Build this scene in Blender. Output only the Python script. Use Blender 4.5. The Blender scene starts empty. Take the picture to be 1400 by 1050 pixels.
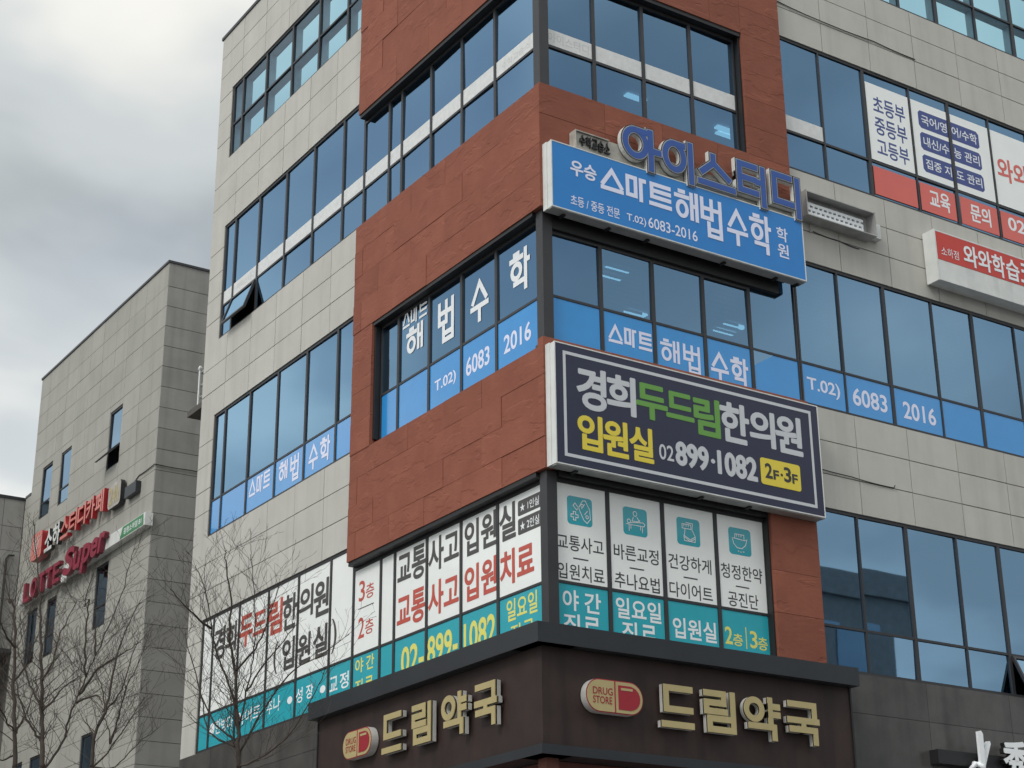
import bpy, math, random
from mathutils import Vector
random.seed(11)
sc = bpy.context.scene
col = sc.collection

# ------------------------------------------------------------------ camera
cam = bpy.data.objects.new('camera', bpy.data.cameras.new('camera'))
col.objects.link(cam)
sc.camera = cam
YAW, PITCH, ROLL, FPX = 0.987978258, 0.373626512, -0.00941183185, 2357.21
fw = Vector((math.cos(PITCH)*math.cos(YAW), math.cos(PITCH)*math.sin(YAW), math.sin(PITCH)))
rt = Vector((math.sin(YAW), -math.cos(YAW), 0)); up = rt.cross(fw)
r2 = math.cos(ROLL)*rt + math.sin(ROLL)*up
u2 = -math.sin(ROLL)*rt + math.cos(ROLL)*up
from mathutils import Matrix
M = Matrix.Identity(4)
for i in range(3):
    M[i][0] = r2[i]; M[i][1] = u2[i]; M[i][2] = -fw[i]
M.translation = Vector((-12.1007505, -17.5235862, 1.6))
cam.matrix_world = M
cam.data.sensor_width = 36.0
cam.data.lens = 36.0*FPX/1400
cam.data.clip_start = 0.1
cam.data.clip_end = 3000

# ------------------------------------------------------------------ sky, sun, exposure
SUN_EL, SUN_AZ = math.radians(42), math.radians(200)     # azimuth counted from +X towards +Y
sun_dir = Vector((math.cos(SUN_EL)*math.cos(SUN_AZ), math.cos(SUN_EL)*math.sin(SUN_AZ), math.sin(SUN_EL)))
w = bpy.data.worlds.new('World'); sc.world = w; w.use_nodes = True
nt = w.node_tree; nt.nodes.clear()
def N(t, **k):
    n = nt.nodes.new(t)
    for a, b in k.items(): setattr(n, a, b)
    return n
def L(a, b): nt.links.new(a, b)
out = N('ShaderNodeOutputWorld'); bg = N('ShaderNodeBackground'); bg.inputs[1].default_value = 0.1
L(bg.outputs[0], out.inputs[0])
sky = N('ShaderNodeTexSky', sky_type='NISHITA'); sky.sun_disc = False
sky.sun_elevation = SUN_EL; sky.sun_rotation = math.pi/2 - SUN_AZ
tc = N('ShaderNodeTexCoord')
sep = N('ShaderNodeSeparateXYZ'); L(tc.outputs['Generated'], sep.inputs[0])
def math_(op, a, b=None, clamp=False):
    n = N('ShaderNodeMath', operation=op); n.use_clamp = clamp
    for i, x in enumerate((a, b)):
        if x is None: continue
        if isinstance(x, (int, float)): n.inputs[i].default_value = x
        else: L(x, n.inputs[i])
    return n.outputs[0]
den = math_('ADD', math_('MAXIMUM', sep.outputs[2], 0.0), 0.38)
cx_, cy_ = math_('DIVIDE', sep.outputs[0], den), math_('DIVIDE', sep.outputs[1], den)
cmb = N('ShaderNodeCombineXYZ'); L(cx_, cmb.inputs[0]); L(cy_, cmb.inputs[1])
def noise(scale, detail, rough, off, dist=0.0):
    mp = N('ShaderNodeMapping'); mp.inputs['Location'].default_value = off
    L(cmb.outputs[0], mp.inputs[0])
    n = N('ShaderNodeTexNoise'); n.inputs['Scale'].default_value = scale
    n.inputs['Detail'].default_value = detail; n.inputs['Roughness'].default_value = rough
    n.inputs['Distortion'].default_value = dist
    L(mp.outputs[0], n.inputs['Vector']); return n.outputs[0]
SKY_OFF = (6.48, 3.02, 0.0); CLOUD_SCALE = 2.6
big = noise(CLOUD_SCALE, 5, 0.47, SKY_OFF, 0.25)
wide = noise(0.9, 2, 0.4, (SKY_OFF[1], SKY_OFF[0]+4.0, 0.0))
bw = math_('ADD', math_('MULTIPLY', big, 0.72), math_('MULTIPLY', wide, 0.28))
ramp = N('ShaderNodeValToRGB'); L(bw, ramp.inputs[0])
ramp.color_ramp.interpolation = 'EASE'
e = ramp.color_ramp.elements
e[0].position = 0.40; e[0].color = (5.1, 5.55, 5.7, 1)
e[1].position = 0.60; e[1].color = (10.6, 10.5, 9.9, 1)
m_ = ramp.color_ramp.elements.new(0.49); m_.color = (7.0, 7.45, 7.55, 1)
# an overcast dome: brighter towards the zenith and round the veiled sun
dot = N('ShaderNodeVectorMath', operation='DOT_PRODUCT'); L(tc.outputs['Generated'], dot.inputs[0])
dot.inputs[1].default_value = sun_dir
glow = math_('POWER', math_('MAXIMUM', dot.outputs['Value'], 0.0), 3.0)
zen = math_('MULTIPLY', math_('MAXIMUM', math_('SUBTRACT', sep.outputs[2], 0.55), 0.0), 2.2)
side = math_('MULTIPLY_ADD', dot.outputs['Value'], 0.22); nt.nodes[-1].inputs[2].default_value = 0.92
low = math_('MULTIPLY', math_('MAXIMUM', math_('SUBTRACT', 0.50, sep.outputs[2]), 0.0), 0.65)
gain = math_('ADD', math_('ADD', math_('ADD', side, math_('MULTIPLY', glow, 0.5)), zen), low)
sc_ = N('ShaderNodeVectorMath', operation='SCALE'); L(ramp.outputs[0], sc_.inputs[0]); L(gain, sc_.inputs['Scale'])
THIN_OFF = (18.2, 7.7, 0.0)
thin = noise(1.7, 4, 0.5, THIN_OFF, 0.3)
tr = N('ShaderNodeMapRange'); L(thin, tr.inputs[0])
tr.inputs[1].default_value = 0.47; tr.inputs[2].default_value = 0.66; tr.inputs[3].default_value = 0.03; tr.inputs[4].default_value = 0.62
mx = N('ShaderNodeMix', data_type='RGBA'); L(math_('MULTIPLY', tr.outputs[0], math_('MULTIPLY', math_('SUBTRACT', sep.outputs[2], 0.28), 6.0, True)), mx.inputs[0]); L(sc_.outputs[0], mx.inputs[6]); L(sky.outputs[0], mx.inputs[7])
L(mx.outputs[2], bg.inputs[0])

sun = bpy.data.objects.new('sun', bpy.data.lights.new('sun', 'SUN')); col.objects.link(sun)
sun.data.energy = 1.5; sun.data.angle = math.radians(18); sun.data.color = (1.0, 0.96, 0.9)
sun.rotation_euler = sun_dir.to_track_quat('Z', 'Y').to_euler()
sun.location = (-30, -30, 60)
sc.view_settings.view_transform = 'Standard'; sc.view_settings.look = 'None'
sc.view_settings.exposure = 0.0; sc.view_settings.gamma = 1.0
sc.cycles.max_bounces = 8; sc.cycles.transparent_max_bounces = 12
sc.cycles.use_denoising = True

# ------------------------------------------------------------------ materials
MATS = {}
def mat(name, color, rough=0.6, metal=0.0, spec=0.5, var=0.0, vscale=3.0, tone=0.0, bump=0.0, bscale=30.0, streak=0.0, emit=None, coat=0.0):
    m = bpy.data.materials.new(name); m.use_nodes = True
    t = m.node_tree; p = t.nodes['Principled BSDF']
    p.inputs['Base Color'].default_value = (*color, 1); p.inputs['Roughness'].default_value = rough
    p.inputs['Metallic'].default_value = metal; p.inputs['Specular IOR Level'].default_value = spec
    p.inputs['Coat Weight'].default_value = coat
    if coat: p.inputs['Coat Roughness'].default_value = 0.03
    if emit:
        p.inputs['Emission Color'].default_value = (*emit[0], 1); p.inputs['Emission Strength'].default_value = emit[1]
    co = t.nodes.new('ShaderNodeTexCoord')
    cur = None
    def mul(src, val_socket):
        n = t.nodes.new('ShaderNodeMix'); n.data_type = 'RGBA'; n.blend_type = 'MULTIPLY'; n.inputs[0].default_value = 1
        if src is None: n.inputs[6].default_value = (*color, 1)
        else: t.links.new(src, n.inputs[6])
        t.links.new(val_socket, n.inputs[7]); return n.outputs[2]
    def rng(sock, a, b, lo=0.3, hi=0.7):
        r = t.nodes.new('ShaderNodeMapRange'); t.links.new(sock, r.inputs[0])
        r.inputs[1].default_value = lo; r.inputs[2].default_value = hi; r.inputs[3].default_value = a; r.inputs[4].default_value = b
        return r.outputs[0]
    if var:
        n = t.nodes.new('ShaderNodeTexNoise'); n.inputs['Scale'].default_value = vscale; n.inputs['Detail'].default_value = 6
        n.inputs['Roughness'].default_value = 0.62
        t.links.new(co.outputs['Object'], n.inputs['Vector']); cur = mul(cur, rng(n.outputs[0], 1-var, 1+var*0.6))
    if streak:
        mp = t.nodes.new('ShaderNodeMapping'); mp.inputs['Scale'].default_value = (2.6, 2.6, 0.16)
        t.links.new(co.outputs['Object'], mp.inputs[0])
        n = t.nodes.new('ShaderNodeTexNoise'); n.inputs['Scale'].default_value = 1.7; n.inputs['Detail'].default_value = 5
        t.links.new(mp.outputs[0], n.inputs['Vector']); cur = mul(cur, rng(n.outputs[0], 1-streak, 1.0, 0.32, 0.52))
    if tone:
        a = t.nodes.new('ShaderNodeAttribute'); a.attribute_name = 'tone'
        cur = mul(cur, rng(a.outputs['Fac'], 1-tone, 1+tone, 0, 1))
    if cur is not None: t.links.new(cur, p.inputs['Base Color'])
    if bump:
        n = t.nodes.new('ShaderNodeTexNoise'); n.inputs['Scale'].default_value = bscale; n.inputs['Detail'].default_value = 8
        t.links.new(co.outputs['Object'], n.inputs['Vector'])
        b = t.nodes.new('ShaderNodeBump'); b.inputs['Strength'].default_value = bump; b.inputs['Distance'].default_value = 0.02
        t.links.new(n.outputs[0], b.inputs['Height']); t.links.new(b.outputs[0], p.inputs['Normal'])
    MATS[name] = m; return m

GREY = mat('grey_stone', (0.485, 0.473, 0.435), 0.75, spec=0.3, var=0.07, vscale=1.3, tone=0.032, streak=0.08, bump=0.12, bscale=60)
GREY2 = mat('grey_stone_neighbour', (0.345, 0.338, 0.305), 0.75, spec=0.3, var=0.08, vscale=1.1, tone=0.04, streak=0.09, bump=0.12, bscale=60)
JOINT = mat('joint_mortar', (0.095, 0.088, 0.078), 0.9, var=0.2)
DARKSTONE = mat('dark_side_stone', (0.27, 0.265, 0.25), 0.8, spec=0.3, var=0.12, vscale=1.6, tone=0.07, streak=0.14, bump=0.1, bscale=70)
BASE = mat('dark_granite', (0.075, 0.071, 0.067), 0.28, spec=0.5, var=0.3, vscale=2.2, tone=0.12, streak=0.25)
FRAME = mat('dark_aluminium', (0.030, 0.029, 0.032), 0.45, spec=0.5, var=0.15, vscale=5)
BLACK = mat('black_paint', (0.012, 0.012, 0.013), 0.5)
CANOPY = mat('charcoal_sheet', (0.022, 0.025, 0.030), 0.42, spec=0.5, var=0.18, vscale=1.5)
BROWN = mat('brown_steel', (0.034, 0.019, 0.016), 0.55, spec=0.4, var=0.3, vscale=2.5, streak=0.35)
GOLD = mat('cream_gold_acrylic', (0.42, 0.345, 0.17), 0.4, var=0.08)
SILVER = mat('silver_return', (0.62, 0.61, 0.58), 0.45, metal=0.2, var=0.15)
WHITE = mat('white_vinyl', (0.86, 0.88, 0.86), 0.3, spec=0.5, var=0.03, coat=0.5)
WHITEBAND = mat('white_band_vinyl', (0.66, 0.67, 0.66), 0.35, var=0.12, vscale=9)
TEAL = mat('teal_vinyl', (0.024, 0.38, 0.46), 0.25, var=0.05, coat=0.6)
BLUEF = mat('blue_vinyl', (0.022, 0.27, 0.66), 0.2, spec=0.6, var=0.05, coat=0.8)
BLUES = mat('blue_sign_face', (0.02, 0.205, 0.56), 0.3, var=0.04)
LILAC = mat('pale_lettering', (0.72, 0.74, 0.90), 0.4)
WHITET = mat('white_lettering', (0.80, 0.82, 0.84), 0.4)
NAVY = mat('navy_sign_face', (0.022, 0.025, 0.055), 0.3, var=0.05)
SIGNGREY = mat('grey_sign_lettering', (0.55, 0.57, 0.60), 0.4)
GREEN = mat('green_lettering', (0.13, 0.32, 0.06), 0.4)
YELLOW = mat('yellow_lettering', (0.72, 0.58, 0.06), 0.4)
YELLOWF = mat('pale_yellow_lettering', (0.74, 0.70, 0.16), 0.4)
INK = mat('dark_ink', (0.035, 0.035, 0.038), 0.4)
INKSOFT = mat('charcoal_ink', (0.065, 0.062, 0.06), 0.4)
REDINK = mat('brick_red_ink', (0.50, 0.085, 0.06), 0.4)
NAVYINK = mat('indigo_ink', (0.045, 0.07, 0.24), 0.4)
REDFILM = mat('coral_red_vinyl', (0.66, 0.11, 0.08), 0.3, var=0.05, coat=0.5)
REDSIGN = mat('red_sign_face', (0.55, 0.045, 0.030), 0.35, var=0.05)
SIGNWHITE = mat('sign_white_sheet', (0.66, 0.67, 0.65), 0.4, var=0.1, vscale=4, streak=0.1)
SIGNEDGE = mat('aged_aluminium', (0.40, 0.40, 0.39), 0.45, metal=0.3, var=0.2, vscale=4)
RAILGREY = mat('weathered_rail', (0.42, 0.40, 0.36), 0.6, var=0.3, vscale=6, streak=0.3)
BLUELET = mat('royal_blue_acrylic', (0.026, 0.085, 0.33), 0.35, var=0.08)
CRIMSON = mat('crimson_acrylic', (0.26, 0.022, 0.05), 0.4, var=0.15)
CRIMDARK = mat('crimson_return', (0.16, 0.016, 0.032), 0.45)
REDLET = mat('red_channel_face', (0.60, 0.20, 0.17), 0.4)
REDDARK = mat('red_return', (0.30, 0.015, 0.02), 0.4)
GREENSIGN = mat('green_sign_face', (0.05, 0.22, 0.09), 0.35)
CAPRED = mat('capsule_red', (0.30, 0.018, 0.03), 0.4)
CABLE = mat('black_cable', (0.02, 0.02, 0.02), 0.6)
BARK = mat('bark', (0.048, 0.036, 0.028), 0.85, var=0.35, vscale=14)
INTER = mat('interior_paint', (0.20, 0.21, 0.22), 0.9)
CEIL = mat('interior_ceiling', (0.30, 0.31, 0.32), 0.9)
LAMP = mat('ceiling_lamp', (0.8, 0.9, 0.9), 0.5, emit=((0.75, 1.0, 1.0), 1.7))
BLIND = mat('window_blind', (0.42, 0.44, 0.46), 0.8, var=0.05)
SHOPRED = mat('shopfront_red_brown', (0.16, 0.055, 0.04), 0.6, var=0.2)
PAVE = mat('paving', (0.28, 0.27, 0.26), 0.85, var=0.15, vscale=2)
ASPH = mat('asphalt', (0.05, 0.05, 0.052), 0.9, var=0.25, vscale=8)
KERB = mat('kerb_stone', (0.35, 0.34, 0.33), 0.8, var=0.15)
LINEP = mat('road_paint', (0.75, 0.75, 0.73), 0.7, var=0.15)
OPP = mat('opposite_wall', (0.27, 0.265, 0.26), 0.8, var=0.2)
STEEL = mat('galvanised_pipe', (0.55, 0.56, 0.55), 0.35, metal=0.5)

def red_stone():
    m = bpy.data.materials.new('red_cleft_stone'); m.use_nodes = True
    t = m.node_tree; p = t.nodes['Principled BSDF']; p.inputs['Roughness'].default_value = 0.82; p.inputs['Specular IOR Level'].default_value = 0.25
    def n_(tp, **k):
        n = t.nodes.new(tp)
        for a, b in k.items(): setattr(n, a, b)
        return n
    co = n_('ShaderNodeTexCoord'); at = n_('ShaderNodeAttribute'); at.attribute_name = 'tone'
    # every slab gets its own piece of the pattern: shift the coordinates by its tone
    ad = n_('ShaderNodeVectorMath', operation='MULTIPLY_ADD')
    t.links.new(at.outputs['Color'], ad.inputs[0]); ad.inputs[1].default_value = (17, 23, 31); t.links.new(co.outputs['Object'], ad.inputs[2])
    mp = n_('ShaderNodeMapping'); mp.inputs['Scale'].default_value = (0.8, 0.8, 1.9); mp.inputs['Rotation'].default_value = (0.6, 0.6, 0.0)
    t.links.new(ad.outputs[0], mp.inputs[0])
    big = n_('ShaderNodeTexNoise'); big.inputs['Scale'].default_value = 1.1; big.inputs['Detail'].default_value = 4; big.inputs['Roughness'].default_value = 0.55; big.inputs['Distortion'].default_value = 0.15
    t.links.new(mp.outputs[0], big.inputs['Vector'])
    # terraced height: a cleft face breaks in steps
    st = n_('ShaderNodeMath', operation='MULTIPLY'); t.links.new(big.outputs[0], st.inputs[0]); st.inputs[1].default_value = 5.0
    fr = n_('ShaderNodeMath', operation='FRACT'); t.links.new(st.outputs[0], fr.inputs[0])
    pw = n_('ShaderNodeMath', operation='POWER'); t.links.new(fr.outputs[0], pw.inputs[0]); pw.inputs[1].default_value = 16.0
    fl = n_('ShaderNodeMath', operation='FLOOR'); t.links.new(st.outputs[0], fl.inputs[0])
    hs = n_('ShaderNodeMath', operation='ADD'); t.links.new(fl.outputs[0], hs.inputs[0]); t.links.new(pw.outputs[0], hs.inputs[1])
    fine = n_('ShaderNodeTexNoise'); fine.inputs['Scale'].default_value = 9; fine.inputs['Detail'].default_value = 9; fine.inputs['Roughness'].default_value = 0.6
    t.links.new(mp.outputs[0], fine.inputs['Vector'])
    h1 = n_('ShaderNodeMath', operation='MULTIPLY_ADD'); t.links.new(fine.outputs[0], h1.inputs[0]); h1.inputs[1].default_value = 0.9; t.links.new(hs.outputs[0], h1.inputs[2])
    b = n_('ShaderNodeBump'); b.inputs['Strength'].default_value = 0.4; b.inputs['Distance'].default_value = 0.014
    t.links.new(h1.outputs[0], b.inputs['Height']); t.links.new(b.outputs[0], p.inputs['Normal'])
    col_ = n_('ShaderNodeTexNoise'); col_.inputs['Scale'].default_value = 2.2; col_.inputs['Detail'].default_value = 7; col_.inputs['Roughness'].default_value = 0.6
    t.links.new(ad.outputs[0], col_.inputs['Vector'])
    rp = n_('ShaderNodeValToRGB'); t.links.new(col_.outputs[0], rp.inputs[0])
    rp.color_ramp.elements[0].position = 0.3; rp.color_ramp.elements[0].color = (0.222, 0.074, 0.048, 1)
    rp.color_ramp.elements[1].position = 0.72; rp.color_ramp.elements[1].color = (0.272, 0.096, 0.062, 1)
    rg = n_('ShaderNodeMapRange'); t.links.new(at.outputs['Fac'], rg.inputs[0]); rg.inputs[3].default_value = 0.91; rg.inputs[4].default_value = 1.06
    mu = n_('ShaderNodeMix', data_type='RGBA', blend_type='MULTIPLY'); mu.inputs[0].default_value = 1
    t.links.new(rp.outputs[0], mu.inputs[6]); t.links.new(rg.outputs[0], mu.inputs[7]); t.links.new(mu.outputs[2], p.inputs['Base Color'])
    return m
RED = red_stone()

def glass(name, tint, refl, base, ior=1.5):
    """coated sheet glass: a mirror layer over a tinted see-through body"""
    m = bpy.data.materials.new(name); m.use_nodes = True; t = m.node_tree; t.nodes.clear()
    o = t.nodes.new('ShaderNodeOutputMaterial'); mx = t.nodes.new('ShaderNodeMixShader')
    tr = t.nodes.new('ShaderNodeBsdfTransparent'); tr.inputs[0].default_value = (*tint, 1)
    gl = t.nodes.new('ShaderNodeBsdfGlossy'); gl.inputs[0].default_value = (*refl, 1); gl.inputs[1].default_value = 0.015
    nz = t.nodes.new('ShaderNodeTexNoise'); nz.inputs['Scale'].default_value = 0.9; nz.inputs['Detail'].default_value = 1
    co = t.nodes.new('ShaderNodeTexCoord'); t.links.new(co.outputs['Object'], nz.inputs['Vector'])
    bp = t.nodes.new('ShaderNodeBump'); bp.inputs['Strength'].default_value = 0.03; bp.inputs['Distance'].default_value = 0.02
    t.links.new(nz.outputs[0], bp.inputs['Height']); t.links.new(bp.outputs[0], gl.inputs['Normal'])
    fr = t.nodes.new('ShaderNodeFresnel'); fr.inputs[0].default_value = ior
    ad = t.nodes.new('ShaderNodeMath'); ad.operation = 'MULTIPLY_ADD'; ad.use_clamp = True
    t.links.new(fr.outputs[0], ad.inputs[0]); ad.inputs[1].default_value = 1.0; ad.inputs[2].default_value = base
    t.links.new(ad.outputs[0], mx.inputs[0]); t.links.new(tr.outputs[0], mx.inputs[1]); t.links.new(gl.outputs[0], mx.inputs[2])
    t.links.new(mx.outputs[0], o.inputs[0]); return m
GLASS = glass('blue_coated_glass', (0.20, 0.36, 0.50), (0.40, 0.66, 0.93), 0.38, 2.05)
CLEAR = glass('pale_blue_glass', (0.44, 0.74, 0.86), (0.7, 0.85, 1.0), 0.03, 1.45)
SMOKED = glass('plain_glass', (0.16, 0.24, 0.33), (0.50, 0.70, 0.92), 0.28, 1.9)

# ------------------------------------------------------------------ helpers
# a facade is an upright plane: u runs along it, z is up, d is metres out of it towards the street
FACES = {'R': (lambda u, z, d: (u, -d, z), 1), 'L': (lambda u, z, d: (-d, u, z), -1),
         'B': (lambda u, z, d: (1.2-d, u, z), -1), 'S': (lambda u, z, d: (u, 17.0-d, z), 1),
         'F': (lambda u, z, d: (u, 26.2-d, z), 1), 'E': (lambda u, z, d: (u, 11.66+d, z), -1)}
class MB:
    def __init__(s): s.v = []; s.f = []; s.m = []; s.t = []
    def add(s, vs, fs, m=0, tone=0.5):
        o = len(s.v); s.v += [tuple(v) for v in vs]
        for f in fs: s.f.append(tuple(i+o for i in f)); s.m.append(m); s.t.append(tone)
    def box(s, F, u0, u1, z0, z1, d0, d1, m=0, tone=0.5, front=None):
        P = FACES[F][0]
        vs = [P(u, z, d) for d in (d0, d1) for z in (z0, z1) for u in (u0, u1)]
        fs = [(0, 1, 3, 2), (4, 6, 7, 5), (0, 4, 5, 1), (2, 3, 7, 6), (0, 2, 6, 4), (1, 5, 7, 3)]
        o = len(s.v); s.add(vs, fs, m, tone)
        if front is not None: s.m[-5] = front
    def quad(s, F, u0, u1, z0, z1, d, m=0, tone=0.5, jit=0.0):
        P = FACES[F][0]; j = [random.uniform(-jit, jit) for _ in range(3)]
        s.add([P(u0, z0, d+j[0]), P(u1, z0, d+j[1]), P(u1, z1, d+j[2]), P(u0, z1, d+j[0]+j[2]-j[1])], [(0, 1, 2, 3) if FACES[F][1] > 0 else (3, 2, 1, 0)], m, tone)
    def wbox(s, x0, x1, y0, y1, z0, z1, m=0, tone=0.5):
        vs = [(x, y, z) for z in (z0, z1) for y in (y0, y1) for x in (x0, x1)]
        s.add(vs, [(0, 2, 3, 1), (4, 5, 7, 6), (0, 1, 5, 4), (2, 6, 7, 3), (0, 4, 6, 2), (1, 3, 7, 5)], m, tone)
    def tube(s, pts, rad, n=6, m=0, cap=True):
        pts = [Vector(p) for p in pts]; o = len(s.v); k = len(pts)
        if not isinstance(rad, (list, tuple)): rad = [rad]*k
        ref = Vector((0.3, 0.2, 1)) if abs((pts[-1]-pts[0]).normalized().z) < 0.8 else Vector((1, 0.2, 0.1))
        for i, p in enumerate(pts):
            t = (pts[min(i+1, k-1)]-pts[max(i-1, 0)]).normalized()
            a = t.cross(ref).normalized(); b = t.cross(a)
            for j in range(n):
                q = 2*math.pi*j/n; s.v.append(tuple(p+(a*math.cos(q)+b*math.sin(q))*rad[i]))
        for i in range(k-1):
            for j in range(n):
                s.f.append((o+i*n+j, o+i*n+(j+1) % n, o+(i+1)*n+(j+1) % n, o+(i+1)*n+j)); s.m.append(m); s.t.append(.5)
        if cap:
            s.f.append(tuple(o+j for j in reversed(range(n)))); s.f.append(tuple(o+(k-1)*n+j for j in range(n))); s.m += [m, m]; s.t += [.5, .5]
    def prism(s, F, poly, d0, d1, mf=0, ms=0):
        """poly: list of (u,z), extruded from d0 to d1"""
        P = FACES[F][0]; n = len(poly); o = len(s.v)
        s.v += [P(u, z, d1) for u, z in poly]+[P(u, z, d0) for u, z in poly]
        s.f.append(tuple(range(o, o+n))); s.m.append(mf); s.t.append(.5)
        s.f.append(tuple(reversed(range(o+n, o+2*n)))); s.m.append(ms); s.t.append(.5)
        for i in range(n):
            j = (i+1) % n; s.f.append((o+i, o+n+i, o+n+j, o+j)); s.m.append(ms); s.t.append(.5)

def rootof(o):
    while o.parent: o = o.parent
    return o
def ob(name, mb, mats, parent=None, smooth=False, fix=True):
    if not isinstance(mats, (list, tuple)): mats = [mats]
    off = Vector(rootof(parent).location) if parent else Vector((0, 0, 0))
    me = bpy.data.meshes.new(name)
    me.from_pydata([tuple(Vector(v)-off) for v in mb.v], [], mb.f)
    for m in mats: me.materials.append(m)
    me.polygons.foreach_set('material_index', mb.m)
    if len(set(mb.t)) > 1:
        a = me.attributes.new('tone', 'FLOAT', 'FACE'); a.data.foreach_set('value', mb.t)
    if smooth: me.polygons.foreach_set('use_smooth', [True]*len(me.polygons))
    me.update()
    if fix:
        import bmesh
        bm = bmesh.new(); bm.from_mesh(me); bmesh.ops.recalc_face_normals(bm, faces=bm.faces); bm.to_mesh(me); bm.free()
    o = bpy.data.objects.new(name, me); col.objects.link(o)
    if parent: o.parent = parent
    return o
def thing(name, label, cat, loc, group=None):
    o = bpy.data.objects.new(name, None); col.objects.link(o); o.location = loc; o.empty_display_size = 0.2
    o['label'] = label; o['category'] = cat
    if group: o['group'] = group
    return o
def tag(o, label, cat, group=None):
    o['label'] = label; o['category'] = cat
    if group: o['group'] = group
    return o
def structure(name, mb, m):
    o = ob(name, mb, m); o['kind'] = 'structure'; return o

def subtract(r, holes):
    """split a rectangle by holes, return what is left"""
    rs = [r]
    for h in holes:
        nr = []
        for (a, b, c, d) in rs:
            x0, x1, y0, y1 = max(a, h[0]), min(b, h[1]), max(c, h[2]), min(d, h[3])
            if x0 >= x1-1e-6 or y0 >= y1-1e-6: nr.append((a, b, c, d)); continue
            if a < x0-1e-6: nr.append((a, x0, c, d))
            if x1 < b-1e-6: nr.append((x1, b, c, d))
            if c < y0-1e-6: nr.append((x0, x1, c, y0))
            if y1 < d-1e-6: nr.append((x0, x1, y1, d))
        rs = nr
    return rs
def slabs(mb, F, u0, u1, z0, z1, holes, us, zs, d0, d1, gap=0.008, stagger=0.0, wob=0.0):
    """stone slabs with open joints; us, zs are the joint lines"""
    zl = [z0]+sorted(z for z in zs if z0+.05 < z < z1-.05)+[z1]
    for k in range(len(zl)-1):
        sh = stagger*(k % 2)
        ul = [u0]+sorted(u+sh for u in us if u0+.08 < u+sh < u1-.08)+[u1]
        for i in range(len(ul)-1):
            tn = random.random(); dd = d1+random.uniform(-wob, wob)
            for (a, b, c, d) in subtract((ul[i], ul[i+1], zl[k], zl[k+1]), holes):
                g = gap/2
                mb.box(F, a+(g if a == ul[i] and i else 0), b-(g if b == ul[i+1] and i < len(ul)-2 else 0),
                       c+(g if c == zl[k] and k else 0), d-(g if d == zl[k+1] and k < len(zl)-2 else 0), d0, dd, 0, tn)

# --- lettering -----------------------------------------------------------
def glyphs(body, bold=0.02, extra=0.0, space=1.0):
    """flat outline mesh of a line of text: (verts, faces), bbox"""
    c = bpy.data.curves.new('lettering', 'FONT'); c.body = body; c.offset = bold; c.resolution_u = 4; c.space_character = space
    o = bpy.data.objects.new('lettering', c); me = o.to_mesh()
    vs = [(v.co.x, v.co.y) for v in me.vertices]; fs = [tuple(p.vertices) for p in me.polygons]
    o.to_mesh_clear(); bpy.data.objects.remove(o); bpy.data.curves.remove(c)
    return vs, fs
def write(mb, F, body, ua, ub, z0, z1, d, bold=0.02, m=0, fat=0.0, depth=0.0, ms=None, slant=0.0, space=1.0):
    """text fitted into the box ua..ub (reading direction), z0..z1 at distance d"""
    P, sg = FACES[F]; vs, fs = glyphs(body, bold, space=space)
    x0 = min(v[0] for v in vs); x1 = max(v[0] for v in vs); y0 = min(v[1] for v in vs); y1 = max(v[1] for v in vs)
    W = abs(ub-ua); H = z1-z0
    def pl(v, dx, dz, dd):
        q = (v[1]-y0)/(y1-y0)
        return P(ua+sg*((v[0]-x0)/(x1-x0)*W+dx+slant*q*H), z0+q*H+dz, dd)
    offs = [(0, 0)] if not fat else [(-fat, 0), (fat, 0), (0, fat*.7), (0, -fat*.7), (0, 0)]
    for k, (dx, dz) in enumerate(offs):
        mb.add([pl(v, dx, dz, d+k*0.0004) for v in vs], fs, m)
        if depth:
            # side walls from boundary edges
            cnt = {}
            for f in fs:
                for i in range(len(f)):
                    e_ = (f[i], f[(i+1) % len(f)]); ky = tuple(sorted(e_)); cnt[ky] = None if ky in cnt else e_
            for e_ in cnt.values():
                if e_:
                    a, b = vs[e_[0]], vs[e_[1]]
                    mb.add([pl(a, dx, dz, d+k*0.0004), pl(b, dx, dz, d+k*0.0004), pl(b, dx, dz, d-depth), pl(a, dx, dz, d-depth)], [(0, 1, 2, 3)], m if ms is None else ms)

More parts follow.
